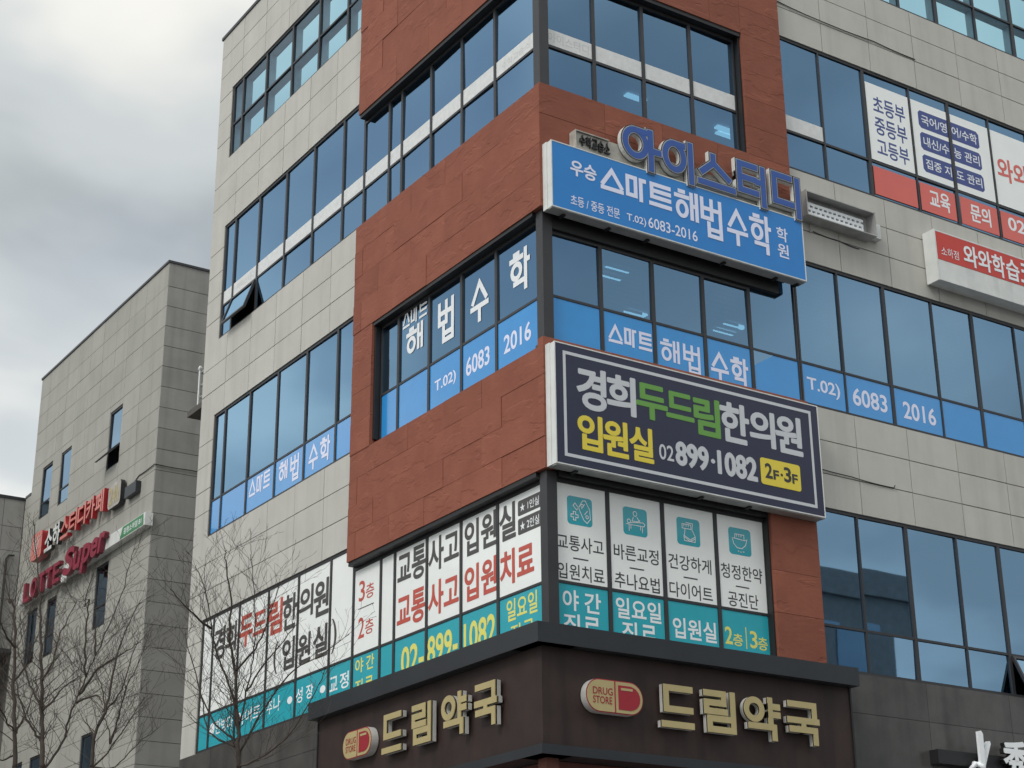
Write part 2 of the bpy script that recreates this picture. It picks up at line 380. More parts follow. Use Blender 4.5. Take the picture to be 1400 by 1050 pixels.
# strokes on a 0..1 square: ('p', points[, closed]) or ('o', cx, cy, rx, ry)
def hieut(x0, x1, zt, zb):
    c = (x0+x1)/2; hh = zt-zb
    return [('p', [(c-.16*(x1-x0), zt), (c+.16*(x1-x0), zt)]), ('p', [(x0, zt-.2*hh), (x1, zt-.2*hh)]), ('o', c, zb+.29*hh, (x1-x0)*.40, .29*hh)]
GL = {
 '스': [('p', [(0.02, .22), (.5, 1), (.98, .22)]), ('p', [(0, 0), (1, 0)])],
 '마': [('p', [(0, .10), (0, 1), (.48, 1), (.48, .10)], True), ('p', [(1.02, .98), (.80, .98), (.80, -.02)])],
 '트': [('p', [(.98, 1), (.06, 1), (.06, .36), (.98, .36)]), ('p', [(.06, .68), (.98, .68)]), ('p', [(0, 0), (1, 0)])],
 '해': hieut(0, .56, 1, .02)+[('p', [(.74, .98), (.74, .02)]), ('p', [(.98, 1), (.98, 0)]), ('p', [(.74, .52), (.98, .52)])],
 '법': [('p', [(0, 1), (0, .48), (.5, .48), (.5, 1)]), ('p', [(0, .75), (.5, .75)]), ('p', [(.95, 1), (.95, .42)]), ('p', [(.62, .74), (.95, .74)]),
       ('p', [(.32, .34), (.32, 0), (.95, 0), (.95, .34)]), ('p', [(.32, .18), (.95, .18)])],
 '수': [('p', [(.08, .52), (.5, 1), (.92, .52)]), ('p', [(0, .34), (1, .34)]), ('p', [(.5, .34), (.5, -.03)])],
 '학': hieut(0, .62, 1, .34)+[('p', [(.84, 1), (.84, .34)]), ('p', [(.84, .7), (1.0, .7)]), ('p', [(.22, .2), (.84, .2), (.84, -.02)])],
 '아': [('o', .31, .60, .31, .36), ('p', [(.76, 1), (.76, 0)]), ('p', [(.76, .5), (1, .5)]), ('p', [(.36, .96), (.62, .96)])],
 '이': [('o', .36, .56, .34, .36), ('p', [(.96, 1), (.96, 0)]), ('p', [(.4, .92), (.68, .92)])],
 '시스': [('p', [(0.08, .42), (.42, .78), (.42, 1)]), ('p', [(.42, .78), (.86, .38)]), ('p', [(0, .06), (1, .06)])],
 '터': [('p', [(.62, 1), (.03, 1), (.03, .26), (.64, .26)]), ('p', [(.03, .63), (.6, .63)]), ('p', [(.9, 1), (.9, 0)]), ('p', [(.70, .6), (.9, .6)])],
 '디': [('p', [(.66, 1), (.0, 1), (.0, .26), (.72, .26)]), ('p', [(.98, 1), (.98, 0)])],
 '드': [('p', [(.98, 1), (.1, 1), (.1, .42), (.98, .42)]), ('p', [(0, 0), (1, 0)])],
 '림': [('p', [(.0, 1), (.64, 1), (.64, .74), (0, .74), (0, .5), (.68, .5)]), ('p', [(.97, 1), (.97, .48)]), ('p', [(.1, .0), (.1, .3), (.97, .3), (.97, 0)], True)],
 '약': [('o', .25, .70, .245, .27), ('p', [(.76, 1), (.76, .40)]), ('p', [(.76, .83), (1, .83)]), ('p', [(.76, .60), (1, .60)]), ('p', [(.12, .24), (.86, .24), (.86, -.05)])],
 '국': [('p', [(.04, 1), (.92, 1), (.92, .66)]), ('p', [(0, .54), (1, .54)]), ('p', [(.5, .54), (.5, .28)]), ('p', [(.06, .28), (.92, .28), (.92, -.05)])],
}
def poly_strip(pts, t, closed=False):
    """mitred ribbon of width t along pts -> list of quads"""
    n = len(pts); L_ = []; R_ = []
    for i in range(n):
        p = Vector(pts[i])
        a = Vector(pts[i-1]) if (i > 0 or closed) else None
        b = Vector(pts[(i+1) % n]) if (i < n-1 or closed) else None
        d1 = (p-a).normalized() if a is not None else (b-p).normalized()
        d2 = (b-p).normalized() if b is not None else d1
        n1 = Vector((-d1.y, d1.x)); n2 = Vector((-d2.y, d2.x)); mm = (n1+n2)
        if mm.length < 1e-4: mm = n1
        mm.normalize(); k = (t/2)/max(0.35, mm.dot(n1))
        if a is None: p = p-d1*t/2
        if b is None: p = p+d1*t/2
        L_.append(p+mm*k); R_.append(p-mm*k)
    return [(R_[i], R_[(i+1) % n], L_[(i+1) % n], L_[i]) for i in range(n if closed else n-1)], L_, R_
def strokes(mb, F, ch, ua, ub, z0, z1, t, d0, d1, mf=0, ms=0, grow=0.0):
    """one drawn letter filling the box; grow fattens every stroke evenly"""
    P, sg = FACES[F]; W = abs(ub-ua); H = z1-z0; T = t+2*grow; k = 0
    for s in GL[ch]:
        k += 1; e1 = d1+0.0005*k
        if s[0] == 'p':
            pts = [(t/2+x*(W-t), t/2+y*(H-t)) for x, y in s[1]]
            # ends already reach the box: pull the caps back by half a stroke where they are extended
            q, L_, R_ = poly_strip(pts, T, len(s) > 2)
            vs = []; fs = []; mm = []
            nn = len(L_)
            for lay in (e1, d0):
                vs += [P(ua+sg*v[0], z0+v[1], lay) for v in L_]+[P(ua+sg*v[0], z0+v[1], lay) for v in R_]
            rng_ = range(nn if len(s) > 2 else nn-1)
            for i in rng_:
                j = (i+1) % nn
                mb.add([vs[nn+i], vs[nn+j], vs[j], vs[i]], [(0, 1, 2, 3)], mf)
                if d0 != d1:
                    mb.add([vs[i], vs[j], vs[2*nn+j], vs[2*nn+i]], [(0, 1, 2, 3)], ms)
                    mb.add([vs[nn+j], vs[nn+i], vs[3*nn+i], vs[3*nn+j]], [(0, 1, 2, 3)], ms)
            if len(s) < 3 and d0 != d1:
                for i in (0, nn-1): mb.add([vs[i], vs[nn+i], vs[3*nn+i], vs[2*nn+i]], [(0, 1, 2, 3)], ms)
        else:
            cx, cy, rx, ry = t/2+s[1]*(W-t), t/2+s[2]*(H-t), s[3]*(W-t), s[4]*(H-t); n = 28
            for i in range(n):
                q = [2*math.pi*(i+j)/n for j in (0, 1)]
                o_ = [(cx+(rx+T/2)*math.cos(a), cy+(ry+T/2)*math.sin(a)) for a in q]
                i_ = [(cx+(rx-T/2)*math.cos(a), cy+(ry-T/2)*math.sin(a)) for a in q]
                f_ = lambda v, d: P(ua+sg*v[0], z0+v[1], d)
                mb.add([f_(i_[0], e1), f_(o_[0], e1), f_(o_[1], e1), f_(i_[1], e1)], [(0, 1, 2, 3)], mf)
                if d0 != d1:
                    mb.add([f_(o_[0], e1), f_(o_[1], e1), f_(o_[1], d0), f_(o_[0], d0)], [(0, 1, 2, 3)], ms)
                    mb.add([f_(i_[0], e1), f_(i_[1], e1), f_(i_[1], d0), f_(i_[0], d0)], [(0, 1, 2, 3)], ms)
def lines(mb, F, ua, z0, w_, pls, d, t, m=0):
    """thin line drawing; points on a 0..1 square of width w_"""
    P, sg = FACES[F]; k = 0
    for pl in pls:
        closed = pl[0] == 'c'; k += 1
        if pl[0] == 'o':
            pts = [(pl[1]+pl[3]*math.cos(a*math.pi/8), pl[2]+pl[4]*math.sin(a*math.pi/8)) for a in range(16)]; closed = True
        else: pts = pl[1]
        q, _, _ = poly_strip([(x*w_, y*w_) for x, y in pts], t, closed)
        for f in q: mb.add([P(ua+sg*v[0], z0+v[1], d+k*.0004) for v in f], [(0, 1, 2, 3)], m)
def rrect(u0, u1, z0, z1, r, n=5):
    out_ = []
    for cx, cz, a0 in ((u1-r, z0+r, -90), (u1-r, z1-r, 0), (u0+r, z1-r, 90), (u0+r, z0+r, 180)):
        for i in range(n+1):
            a = math.radians(a0+90*i/n); out_.append((cx+r*math.cos(a), cz+r*math.sin(a)))
    return out_

# ------------------------------------------------------------------ ground, pavement, road
g = MB(); g.wbox(-600, 600, -600, 600, -0.4, -0.15); structure('ground', g, ASPH)
g = MB(); g.wbox(-6.5, 120, -5.5, 120, -0.149, 0.0); structure('pavement', g, PAVE)
g = MB(); g.wbox(-6.7, -6.5, -5.7, 120, -0.149, 0.004); g.wbox(-6.5, 120, -5.7, -5.5, -0.149, 0.004); structure('kerb', g, KERB)
g = MB()
for k in range(-10, 20):
    g.wbox(-12.1, -11.95, k*6+8, k*6+11, -0.149, -0.146); g.wbox(k*6+8, k*6+11, -11.6, -11.45, -0.149, -0.146)
structure('road_markings', g, LINEP)

# ------------------------------------------------------------------ the corner building
B1 = thing('office_building', 'corner building of grey stone with a red stone corner and bands of blue glass', 'building', (0, 0, 0))
YL = [11.0, 10.55, 9.47, 8.32, 7.2, 6.07, 5.3]          # mullion lines on the left street front
YR = [4.57, 4.03, 3.1, 2.17, 1.23, 0.09]
YR2 = [5.3, 4.45, 4.03, 3.1, 2.17, 1.23, 0.09]
XA = [0.09, 0.95, 1.865, 2.785, 3.68]                    # and on the right street front
XB = [4.6, 5.5, 6.49, 7.56, 8.49, 9.5, 10.5, 11.5, 12.5, 13.5]
S2, S3, S4, S5 = 6.63, 10.58, 14.53, 18.48               # sills
H2, H3, H4, H5 = 9.03, 12.98, 16.95, 20.12               # heads
XE = 15.0
holesL = [(0, 11.03, S2, H2), (5.27, 11.03, S3, H3), (0, 4.6, S3-.13, 12.52), (0, 5.3, S4-.09, S4), (0, 11.03, S4, H4), (5.27, 11.05, S5, H5), (0.09, 4.57, S5, H5)]
holesR = [(0, 3.72, S4-.07, S4), (0, 3.7, S2, 8.74), (4.57, 13.5, S2, H2), (0, 4.4, S3, 12.6), (4.4, 13.5, S3, H3), (0, 3.72, S4, 16.6), (4.57, 13.5, S4, H4), (4.6, 13.5, S5, H5)]
T = .25
body = MB()
for r in subtract((0.002, 11.66, 0, 21.55), holesL): body.box('L', *r, -T, 0)
for r in subtract((0.002, XE, 0, 21.55), holesR): body.box('R', *r, -T, 0.0)
body.wbox(T, 6.0, 11.41, 11.66, 0, 19.0); body.wbox(XE-T, XE, 0.0, 11.66, 0, 18.1)
ob('wall', body, JOINT, B1)
fl = MB()
for z in (6.25, 10.2, 14.15, 18.1): fl.wbox(.26, XE-T, .26, 11.4, z-.28, z)
fl.wbox(5.2, 5.35, 5.3, 11.4, 0, 18.1); fl.wbox(5.2, XE-T, 5.15, 5.3, 0, 18.1)
ob('interior', fl, INTER, B1)
ct = MB()
for z in (9.9, 13.85, 17.8): ct.wbox(.3, XE-.3, .3, 5.1, z-.03, z-.005); ct.wbox(.3, 5.1, 5.15, 11.3, z-.03, z-.005)
ob('ceiling', ct, CEIL, B1)
for (x, y, z) in [(3.66, 3.2, 13.78), (3.72, 3.5, 13.78), (5.0, 4.45, 13.78), (6.86, 4.26, 13.78), (6.84, 3.95, 13.78), (4.7, 3.83, 17.72), (6.81, 3.85, 17.72), (6.95, 4.0, 17.72)]:
    m_ = MB(); m_.wbox(x-.22, x+.22, y-.06, y+.06, z, z+.03); ob('ceiling_light', m_, LAMP, B1)

# grey slabs, dark granite foot, red cleft stone
ysl = [10.6, 9.54, 8.48, 7.42, 6.36, 5.3, 4.24]
xsl = [5.6, 6.69, 7.76, 8.85, 9.94, 11.03, 12.12, 13.2]
zsl = [9.03+.52, 10.07, 12.98+.52, 14.02, 16.95+.55, 18.0, 18.96, 19.5, 20.05, 20.58, 21.06, 7.2, 7.7, 8.2, 8.65, 11.1, 11.55, 12.05, 12.5, 15.0, 15.5, 16.0, 16.5]
cl = MB()
slabs(cl, 'L', 5.2, 11.66, S2, 21.55, [(0, 11.03, S2, H2), (5.2, 11.03, S3, H3), (0, 11.03, S4, H4), (5.2, 11.05, S5, H5)], ysl, zsl, 0.001, 0.02, .014, wob=.002)
ob('grey_cladding', cl, GREY, B1); cl = MB()
slabs(cl, 'R', 4.5, XE, S2, 21.55, [(4.5, 13.5, S2, H2), (4.4, 13.5, S3, H3), (4.5, 13.5, S4, H4), (4.5, 13.5, S5, H5)], xsl, zsl, 0.001, 0.02, .014, wob=.002)
ob('grey_cladding', cl, GREY, B1); cl = MB()
cl.box('E', 0.0, 6.0, 0, 19.0, 0.001, 0.02)
ob('grey_cladding', cl, GREY, B1)
cp = MB(); cp.box('L', 5.3, 11.70, 21.552, 21.62, -.3, .045); cp.box('R', 4.56, XE, 21.552, 21.62, -.3, .045)
ob('coping', cp, FRAME, B1)
bs = MB()
slabs(bs, 'L', 5.3, 11.66, 0, S2-.005, [], [10.3, 9.0, 7.7, 6.4], [6.05, 5.2, 4.4, 3.6, 2.8, 2.0, 1.2, .4], .001, .035, .006)
ob('granite_base', bs, BASE, B1); bs = MB()
slabs(bs, 'R', 4.55, XE, 0, S2-.005, [], [6.56, 8.3, 10.1, 11.9], [6.07, 5.3, 4.5, 3.7, 2.9, 2.1, 1.3, .5], .001, .035, .006)
ob('granite_base', bs, BASE, B1)
rd = MB()
uj = [-.14+1.03*k for k in range(1, 6)]
zj = [13.0, 13.48, 13.96, 9.15, 9.58, 10.02, 17.1, 17.65, 18.2, 18.75, 19.3, 19.85, 20.4, 20.9, 21.4, 21.9]
for (a, b, zz) in ((S3-.14, 12.5, 0), (12.5, 14.43, 1), (8.72, S3-.14, 1), (16.57, 22.3, 1)):
    if zz: slabs(rd, 'L', -.137, 5.27, a, b, [(.1, 4.6, S5, H5)], uj, zj, .001, .14, .0045, stagger=.5, wob=.006)
slabs(rd, 'L', 4.64, 5.27, S3-.14, 12.5, [], [], [10.95, 11.45, 11.95], .001, .14, .0045, wob=.006)
for (a, b, u0, u1) in ((12.6, 14.45, -.136, 4.55), (8.74, S3-.02, -.136, 4.55), (16.6, 22.3, -.136, 4.55), (14.45, 16.6, 3.73, 4.55), (6.3, 8.74, 3.68, 4.55)):
    slabs(rd, 'R', u0, u1, a, b, [], [1.0, 2.05, 3.1, 3.72], zj+[14.95, 15.45, 15.95, 7.3, 7.9], .001, .139, .0045, wob=.004)
ob('red_cladding', rd, RED, B1)
cpr = MB(); cpr.box('L', -.17, 5.29, 22.302, 22.38, -.3, .17); ob('coping', cpr, FRAME, B1)
# dark soffit strips under the red bands
for bx_ in (('L', 0.1, 5.25, 16.50, 16.568, -.06, .125), ('L', .1, 4.62, 12.44, 12.498, -.06, .125), ('L', 0.1, 5.25, 8.655, 8.718, -.06, .125), ('R', 0.1, 3.72, 16.53, 16.598, -.06, .12), ('R', .1, 3.66, 8.66, 8.738, -.06, .10), ('R', 0.09, 4.22, 12.25, 12.598, -.06, .055)):
    sf = MB(); sf.box(*bx_); ob('window_head', sf, BLACK, B1)
for bx_ in (('L', 4.585, 4.638, S3-.04, 12.49, -.06, .09), ('R', 3.69, 3.728, S4-.05, 16.59, -.06, .09), ('R', 3.655, 3.678, S2, 8.73, -.06, .09)):
    jb = MB(); jb.box(*bx_); ob('window_jamb', jb, BLACK, B1)
for a, b in ((S4-.10, 16.57), (S3-.14, 12.49), (S2-.1, 8.71)):
    ps = MB(); ps.wbox(-.075, .085, -.075, .085, a, b); ob('corner_post', ps, FRAME, B1)

# --- windows: one per bay -------------------------------------------------
WIN = {}
def bay(key, F, u0, u1, z0, z1, tr, pane=GLASS, wl=.03, wr=.03, deep=.1, lower_open=0.0, head=.05, film_up=None, film_lo=None, blind=False, parent=None, sill=.045):
    a, b = min(u0, u1), max(u0, u1)
    f = MB()
    f.box(F, a, a+wl, z0, z1, -deep, 0.0); f.box(F, b-wr, b, z0, z1, -deep, 0.0)
    f.box(F, a+wl, b-wr, z0, z0+sill, -deep, -.001); f.box(F, a+wl, b-wr, z1-head, z1, -deep, -.001)
    if tr: f.box(F, a+wl, b-wr, tr-.018, tr+.018, -deep, -.004)
    w_ = ob('window', f, FRAME, parent or B1)
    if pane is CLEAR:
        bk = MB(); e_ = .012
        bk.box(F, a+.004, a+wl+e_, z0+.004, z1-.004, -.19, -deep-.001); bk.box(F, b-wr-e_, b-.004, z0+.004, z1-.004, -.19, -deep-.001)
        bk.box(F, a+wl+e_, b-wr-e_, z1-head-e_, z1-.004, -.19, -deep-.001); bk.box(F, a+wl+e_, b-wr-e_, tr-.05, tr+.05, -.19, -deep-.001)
        ob('rear_frame', bk, SIGNEDGE, w_)  # back of the dark frame; its lit look is painted in as lighter grey
    WIN[key] = (w_, F, a+wl, b-wr, z0+sill, z1-head, tr)
    zs_ = [(z0+sill, tr-.018), (tr+.018, z1-head)] if tr else [(z0+sill, z1-head)]
    for i, (p, q) in enumerate(zs_):
        if i == 0 and lower_open and tr:
            P, sg = FACES[F]; h = q-p; an = lower_open; s_ = MB()
            def pt(u, k, th): return P(u, q-k*h*math.cos(an)-th*math.sin(an)*0, -.03+k*h*math.sin(an)+th)
            def bar(ua, ub, ka, kb, t0, t1):
                vs = [pt(u, k, t) for t in (t0, t1) for k in (ka, kb) for u in (ua, ub)]
                s_.add(vs, [(0, 1, 3, 2), (4, 6, 7, 5), (0, 4, 5, 1), (2, 3, 7, 6), (0, 2, 6, 4), (1, 5, 7, 3)])
            A, B_ = a+wl, b-wr
            bar(A, A+.04, 0, 1, 0, .05); bar(B_-.04, B_, 0, 1, 0, .05); bar(A+.04, B_-.04, 0, .07, 0, .05); bar(A+.04, B_-.04, .93, 1, 0, .05)
            ob('open_sash', s_, FRAME, w_)
            pn = MB(); vs = [pt(A+.04, .93, .03), pt(B_-.04, .93, .03), pt(B_-.04, .07, .03), pt(A+.04, .07, .03)]
            pn.add(vs, [(0, 1, 2, 3) if sg > 0 else (3, 2, 1, 0)]); ob('pane', pn, pane, w_, fix=False)
            continue
        pn = MB(); pn.quad(F, a+wl, b-wr, p, q, -.025, jit=.0018 if key[0] == 'L3r' else .0065); ob('pane', pn, pane, w_, fix=False)
        fm = (film_lo if i == 0 else film_up) if tr else film_up
        if fm:
            fl_ = MB(); fl_.quad(F, a+wl+.004, b-wr-.004, p+.004, q-.004, -.014); ob('film', fl_, fm, w_)
    if blind:
        bl = MB(); zz = (tr or z0)+.03
        while zz < z1-.06: bl.box(F, a+.03, b-.03, zz, zz+(.045 if z1 < 12.5 else .06), -.235, -.23); zz += .078
        ob('blind', bl, BLIND, w_)
    return w_
T2, T3, T4, T5 = 7.28, 11.265, 15.22, 19.22
for i in range(6):
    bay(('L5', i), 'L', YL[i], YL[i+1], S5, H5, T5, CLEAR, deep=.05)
    bay(('L4', i), 'L', YL[i], YL[i+1], S4, H4, T4, lower_open=.33 if i == 1 else 0)
    bay(('L3', i), 'L', YL[i], YL[i+1], S3, H3, T3, film_lo=BLUEF)
    bay(('L2', i), 'L', YL[i], YL[i+1], S2, H2, T2, film_up=WHITE, film_lo=TEAL)
    bay(('L4r', i), 'L', YR2[i], YR2[i+1], S4-.08, 16.5, T4)
    bay(('L2r', i), 'L', YR2[i], YR2[i+1], S2, 8.655, T2, film_up=WHITE, film_lo=TEAL)
for i in range(5):
    bay(('L3r', i), 'L', YR[i], YR[i+1], S3-.12, 12.44, T3, film_lo=BLUEF)
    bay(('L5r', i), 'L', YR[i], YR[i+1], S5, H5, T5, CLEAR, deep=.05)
for i in range(4):
    bay(('R4r', i), 'R', XA[i], XA[i+1], S4-.06, 16.53, T4)
    bay(('R2r', i), 'R', XA[i], XA[i+1], S2, 8.66, T2, film_up=WHITE, film_lo=TEAL)
XA3 = XA[:4]+[3.66, 4.4]
X3 = [0.09, .95, 1.865, 2.785, 3.66, 4.59]
for i in range(5):
    bay(('R3r', i), 'R', X3[i], X3[i+1], S3, 12.25 if i < 4 else H3, T3, film_lo=BLUEF, blind=i in (1, 3))
for i in range(9):
    a, b = XB[i], XB[i+1]; l, r = ((.032, .016), (.016, .032))[i % 2]
    bay(('R3', i), 'R', a, b, S3, H3, T3, film_lo=BLUEF, wl=l, wr=r, blind=i in (0, 3))
    bay(('R2', i), 'R', a, b, S2, H2, T2, wl=l, wr=r, lower_open=.42 if i == 4 else 0)
    bay(('R4', i), 'R', a, b, S4, H4, T4, wl=l, wr=r)
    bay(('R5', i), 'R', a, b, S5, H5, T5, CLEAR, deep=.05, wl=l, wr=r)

def film(key, u0, u1, z0, z1, m, d=-.0132, name='film'):
    f = MB(); f.quad(WIN[key][1], min(u0, u1), max(u0, u1), z0, z1, d); return ob(name, f, m, WIN[key][0])
def word(key, items, m, d=-.0124, bold=.018, fat=0.0, name='lettering'):
    for it in items:
        mb = MB(); write(mb, WIN[key][1], it[0], it[1], it[2], it[3], it[4], d, bold=it[5] if len(it) > 5 else bold, fat=fat); ob(name, mb, m, WIN[key][0])
def drawn(key, items, t, m, d=-.0124):
    mb = MB()
    for ch, a, b, z0, z1, tt in [(i+(t,))[:6] for i in items]: strokes(mb, WIN[key][1], ch, a, b, z0, z1, tt, d, d)
    return ob('lettering', mb, m, WIN[key][0])
# white strips across the fourth storey
for k in range(6):
    for n in ('L4', 'L4r'):
        w_ = WIN[(n, k)]; film((n, k), w_[2]+.003, w_[3]-.003, T4+.03, T4+.29, WHITEBAND)
for k in range(4): w_ = WIN[('R4r', k)]; film(('R4r', k), w_[2]+.003, w_[3]-.003, T4+.03, T4+.29, WHITEBAND)
w_ = WIN[('R4', 0)]; film(('R4', 0), w_[2]+.003, w_[3]-.003, T4+.03, T4+.29, WHITEBAND)
GHOST = mat('faded_ink', (0.50, 0.50, 0.49), 0.5)
word(('L4', 1), [('아이스터디', 10.35, 9.6, 15.3, 15.45, .0)], GHOST)
word(('R4r', 0), [('아이스터디', .14, .86, 15.3, 15.46, .0)], GHOST)
word(('L4r', 5), [('수학교습소', 1.05, .3, 15.3, 15.42, .0)], GHOST)

# third storey, left front
drawn(('L3r', 1), [('스', 3.92, 3.71, 12.15, 12.46, .038), ('마', 3.68, 3.46, 12.15, 12.46, .038), ('트', 3.42, 3.19, 12.15, 12.46, .038), ('해', 3.81, 3.29, 11.66, 12.1)], .07, WHITET, -.0195)
drawn(('L3r', 2), [('법', 2.86, 2.38, 11.49, 12.18)], .08, WHITET, -.0195)
drawn(('L3r', 3), [('수', 1.94, 1.45, 11.49, 12.13)], .08, WHITET, -.0195)
drawn(('L3r', 4), [('학', .90, .38, 11.54, 12.18)], .08, WHITET, -.0195)
word(('L3r', 2), [('T.02)', 2.93, 2.33, 10.74, 10.96)], LILAC, bold=.018)
word(('L3r', 3), [('6083', 2.05, 1.42, 10.73, 11.02)], LILAC, bold=.018)
word(('L3r', 4), [('2016', 1.05, .37, 10.73, 11.01)], LILAC, bold=.018)
drawn(('L3', 2), [('스', 9.34, 9.08, 10.89, 11.19), ('마', 9.04, 8.80, 10.88, 11.19), ('트', 8.76, 8.5, 10.89, 11.2)], .045, LILAC)
drawn(('L3', 3), [('해', 8.15, 7.8, 10.84, 11.18), ('법', 7.71, 7.37, 10.71, 11.17)], .052, LILAC)
drawn(('L3', 4), [('수', 7.02, 6.68, 10.72, 11.15), ('학', 6.61, 6.25, 10.73, 11.16)], .052, LILAC)
# third storey, right front
drawn(('R3r', 1), [('스', 1.06, 1.30, 10.80, 11.07), ('마', 1.33, 1.54, 10.80, 11.07), ('트', 1.58, 1.81, 10.80, 11.07)], .042, LILAC)
drawn(('R3r', 2), [('해', 1.96, 2.31, 10.72, 11.06), ('법', 2.37, 2.69, 10.62, 11.06)], .045, LILAC)
drawn(('R3r', 3), [('수', 2.87, 3.2, 10.62, 11.06), ('학', 3.24, 3.57, 10.62, 11.06)], .052, LILAC)
word(('R3', 0), [('T.02)', 4.72, 5.38, 10.79, 11.05)], LILAC, bold=.018)
word(('R3', 1), [('6083', 5.64, 6.36, 10.78, 11.07)], LILAC, bold=.018)
word(('R3', 2), [('2016', 6.70, 7.41, 10.77, 11.06)], LILAC, bold=.018)
# second storey, left front
K = INKSOFT
word(('L2', 1), [('경', 10.51, 10.04, 8.18, 8.75), ('희', 10.02, 9.58, 8.22, 8.74)], K, bold=.018, fat=.008)
word(('L2', 2), [('두', 9.44, 8.92, 8.20, 8.75), ('드', 8.9, 8.40, 8.31, 8.70)], REDINK, bold=.018, fat=.010)
word(('L2', 3), [('림', 8.28, 7.79, 8.19, 8.76)], REDINK, bold=.018, fat=.010)
word(('L2', 3), [('한', 7.77, 7.25, 8.16, 8.74), ('(', 8.05, 7.91, 7.50, 8.03, .0), ('입', 7.73, 7.29, 7.50, 8.01)], K, bold=.018, fat=.008)
word(('L2', 4), [('의', 7.16, 6.68, 8.24, 8.74), ('원', 6.65, 6.14, 8.15, 8.73), ('원', 7.17, 6.72, 7.5, 7.97), ('실', 6.63, 6.14, 7.48, 7.99)], K, bold=.018, fat=.008)
word(('L2', 5), [(')', 6.0, 5.84, 7.46, 8.01, .0)], K, fat=.004)
word(('L2', 1), [('●한방다', 10.5, 9.55, 6.86, 7.11)], WHITET, bold=.01)
word(('L2', 2), [('이어트', 9.40, 8.45, 6.87, 7.11)], WHITET, bold=.01)
word(('L2', 3), [('추', 8.22, 8.02, 6.87, 7.11), ('나', 7.98, 7.74, 6.88, 7.13), ('●', 7.48, 7.30, 6.92, 7.04)], WHITET, bold=.01)
word(('L2', 4), [('성', 7.17, 6.94, 6.88, 7.12), ('장', 6.82, 6.57, 6.89, 7.12), ('●', 6.34, 6.16, 6.90, 7.02)], WHITET, bold=.015)
word(('L2', 5), [('교', 6.02, 5.76, 6.87, 7.09), ('정', 5.69, 5.40, 6.85, 7.10)], WHITET, bold=.015)
word(('L2r', 0), [('3', 5.14, 4.95, 8.09, 8.41), ('층', 4.92, 4.66, 8.09, 8.32), ('2', 5.14, 4.95, 7.52, 7.84), ('층', 4.92, 4.66, 7.54, 7.77)], REDINK, bold=.01)
film(('L2r', 0), 5.15, 4.66, 7.975, 7.99, INKSOFT, -.0124, 'printed_line')
word(('L2r', 0), [('야', 5.2, 4.95, 7.0, 7.22), ('간', 4.86, 4.62, 7.0, 7.22), ('진', 5.19, 4.95, 6.68, 6.90), ('료', 4.88, 4.64, 6.68, 6.90)], YELLOWF, bold=.015)
for q, (za, zb, m_) in enumerate(((8.06, 8.55, K), (7.42, 7.91, REDINK))):
    word(('L2r', 2), [('교통', 3.95, 3.15, za, zb)], m_, bold=.018, fat=.006); word(('L2r', 3), [('사고', 3.06, 2.24, za, zb)], m_, bold=.018, fat=.006)
    word(('L2r', 4), [('입원', 2.08, 1.27, za, zb)], m_, bold=.018, fat=.006)
word(('L2r', 5), [('실', 1.19, .80, 8.05, 8.54)], K, bold=.018, fat=.008)
word(('L2r', 5), [('치료', 1.18, .38, 7.43, 7.90)], REDINK, bold=.018, fat=.008)
for za, zb, tx in ((8.30, 8.51, '★ 1인실'), (8.04, 8.26, '★ 2인실')):
    pl_ = MB(); pl_.prism('L', rrect(.19, .74, za, zb, .03), -.0135, -.0125); ob('printed_tag', pl_, K, WIN[('L2r', 5)][0])
    word(('L2r', 5), [(tx, .69, .24, za+.045, zb-.045)], WHITET, d=-.0115, bold=.01)
word(('L2r', 2), [('02-', 3.81, 3.17, 6.72, 7.13)], YELLOWF, bold=.018, fat=.002); word(('L2r', 3), [('899-', 3.07, 2.26, 6.72, 7.14)], YELLOWF, bold=.018, fat=.002); word(('L2r', 4), [('1082', 2.10, 1.30, 6.72, 7.13)], YELLOWF, bold=.018, fat=.002)
word(('L2r', 5), [('일요일', 1.03, .31, 6.93, 7.22), ('진', .94, .70, 6.66, 6.87), ('료', .64, .40, 6.66, 6.87)], YELLOWF, bold=.015)
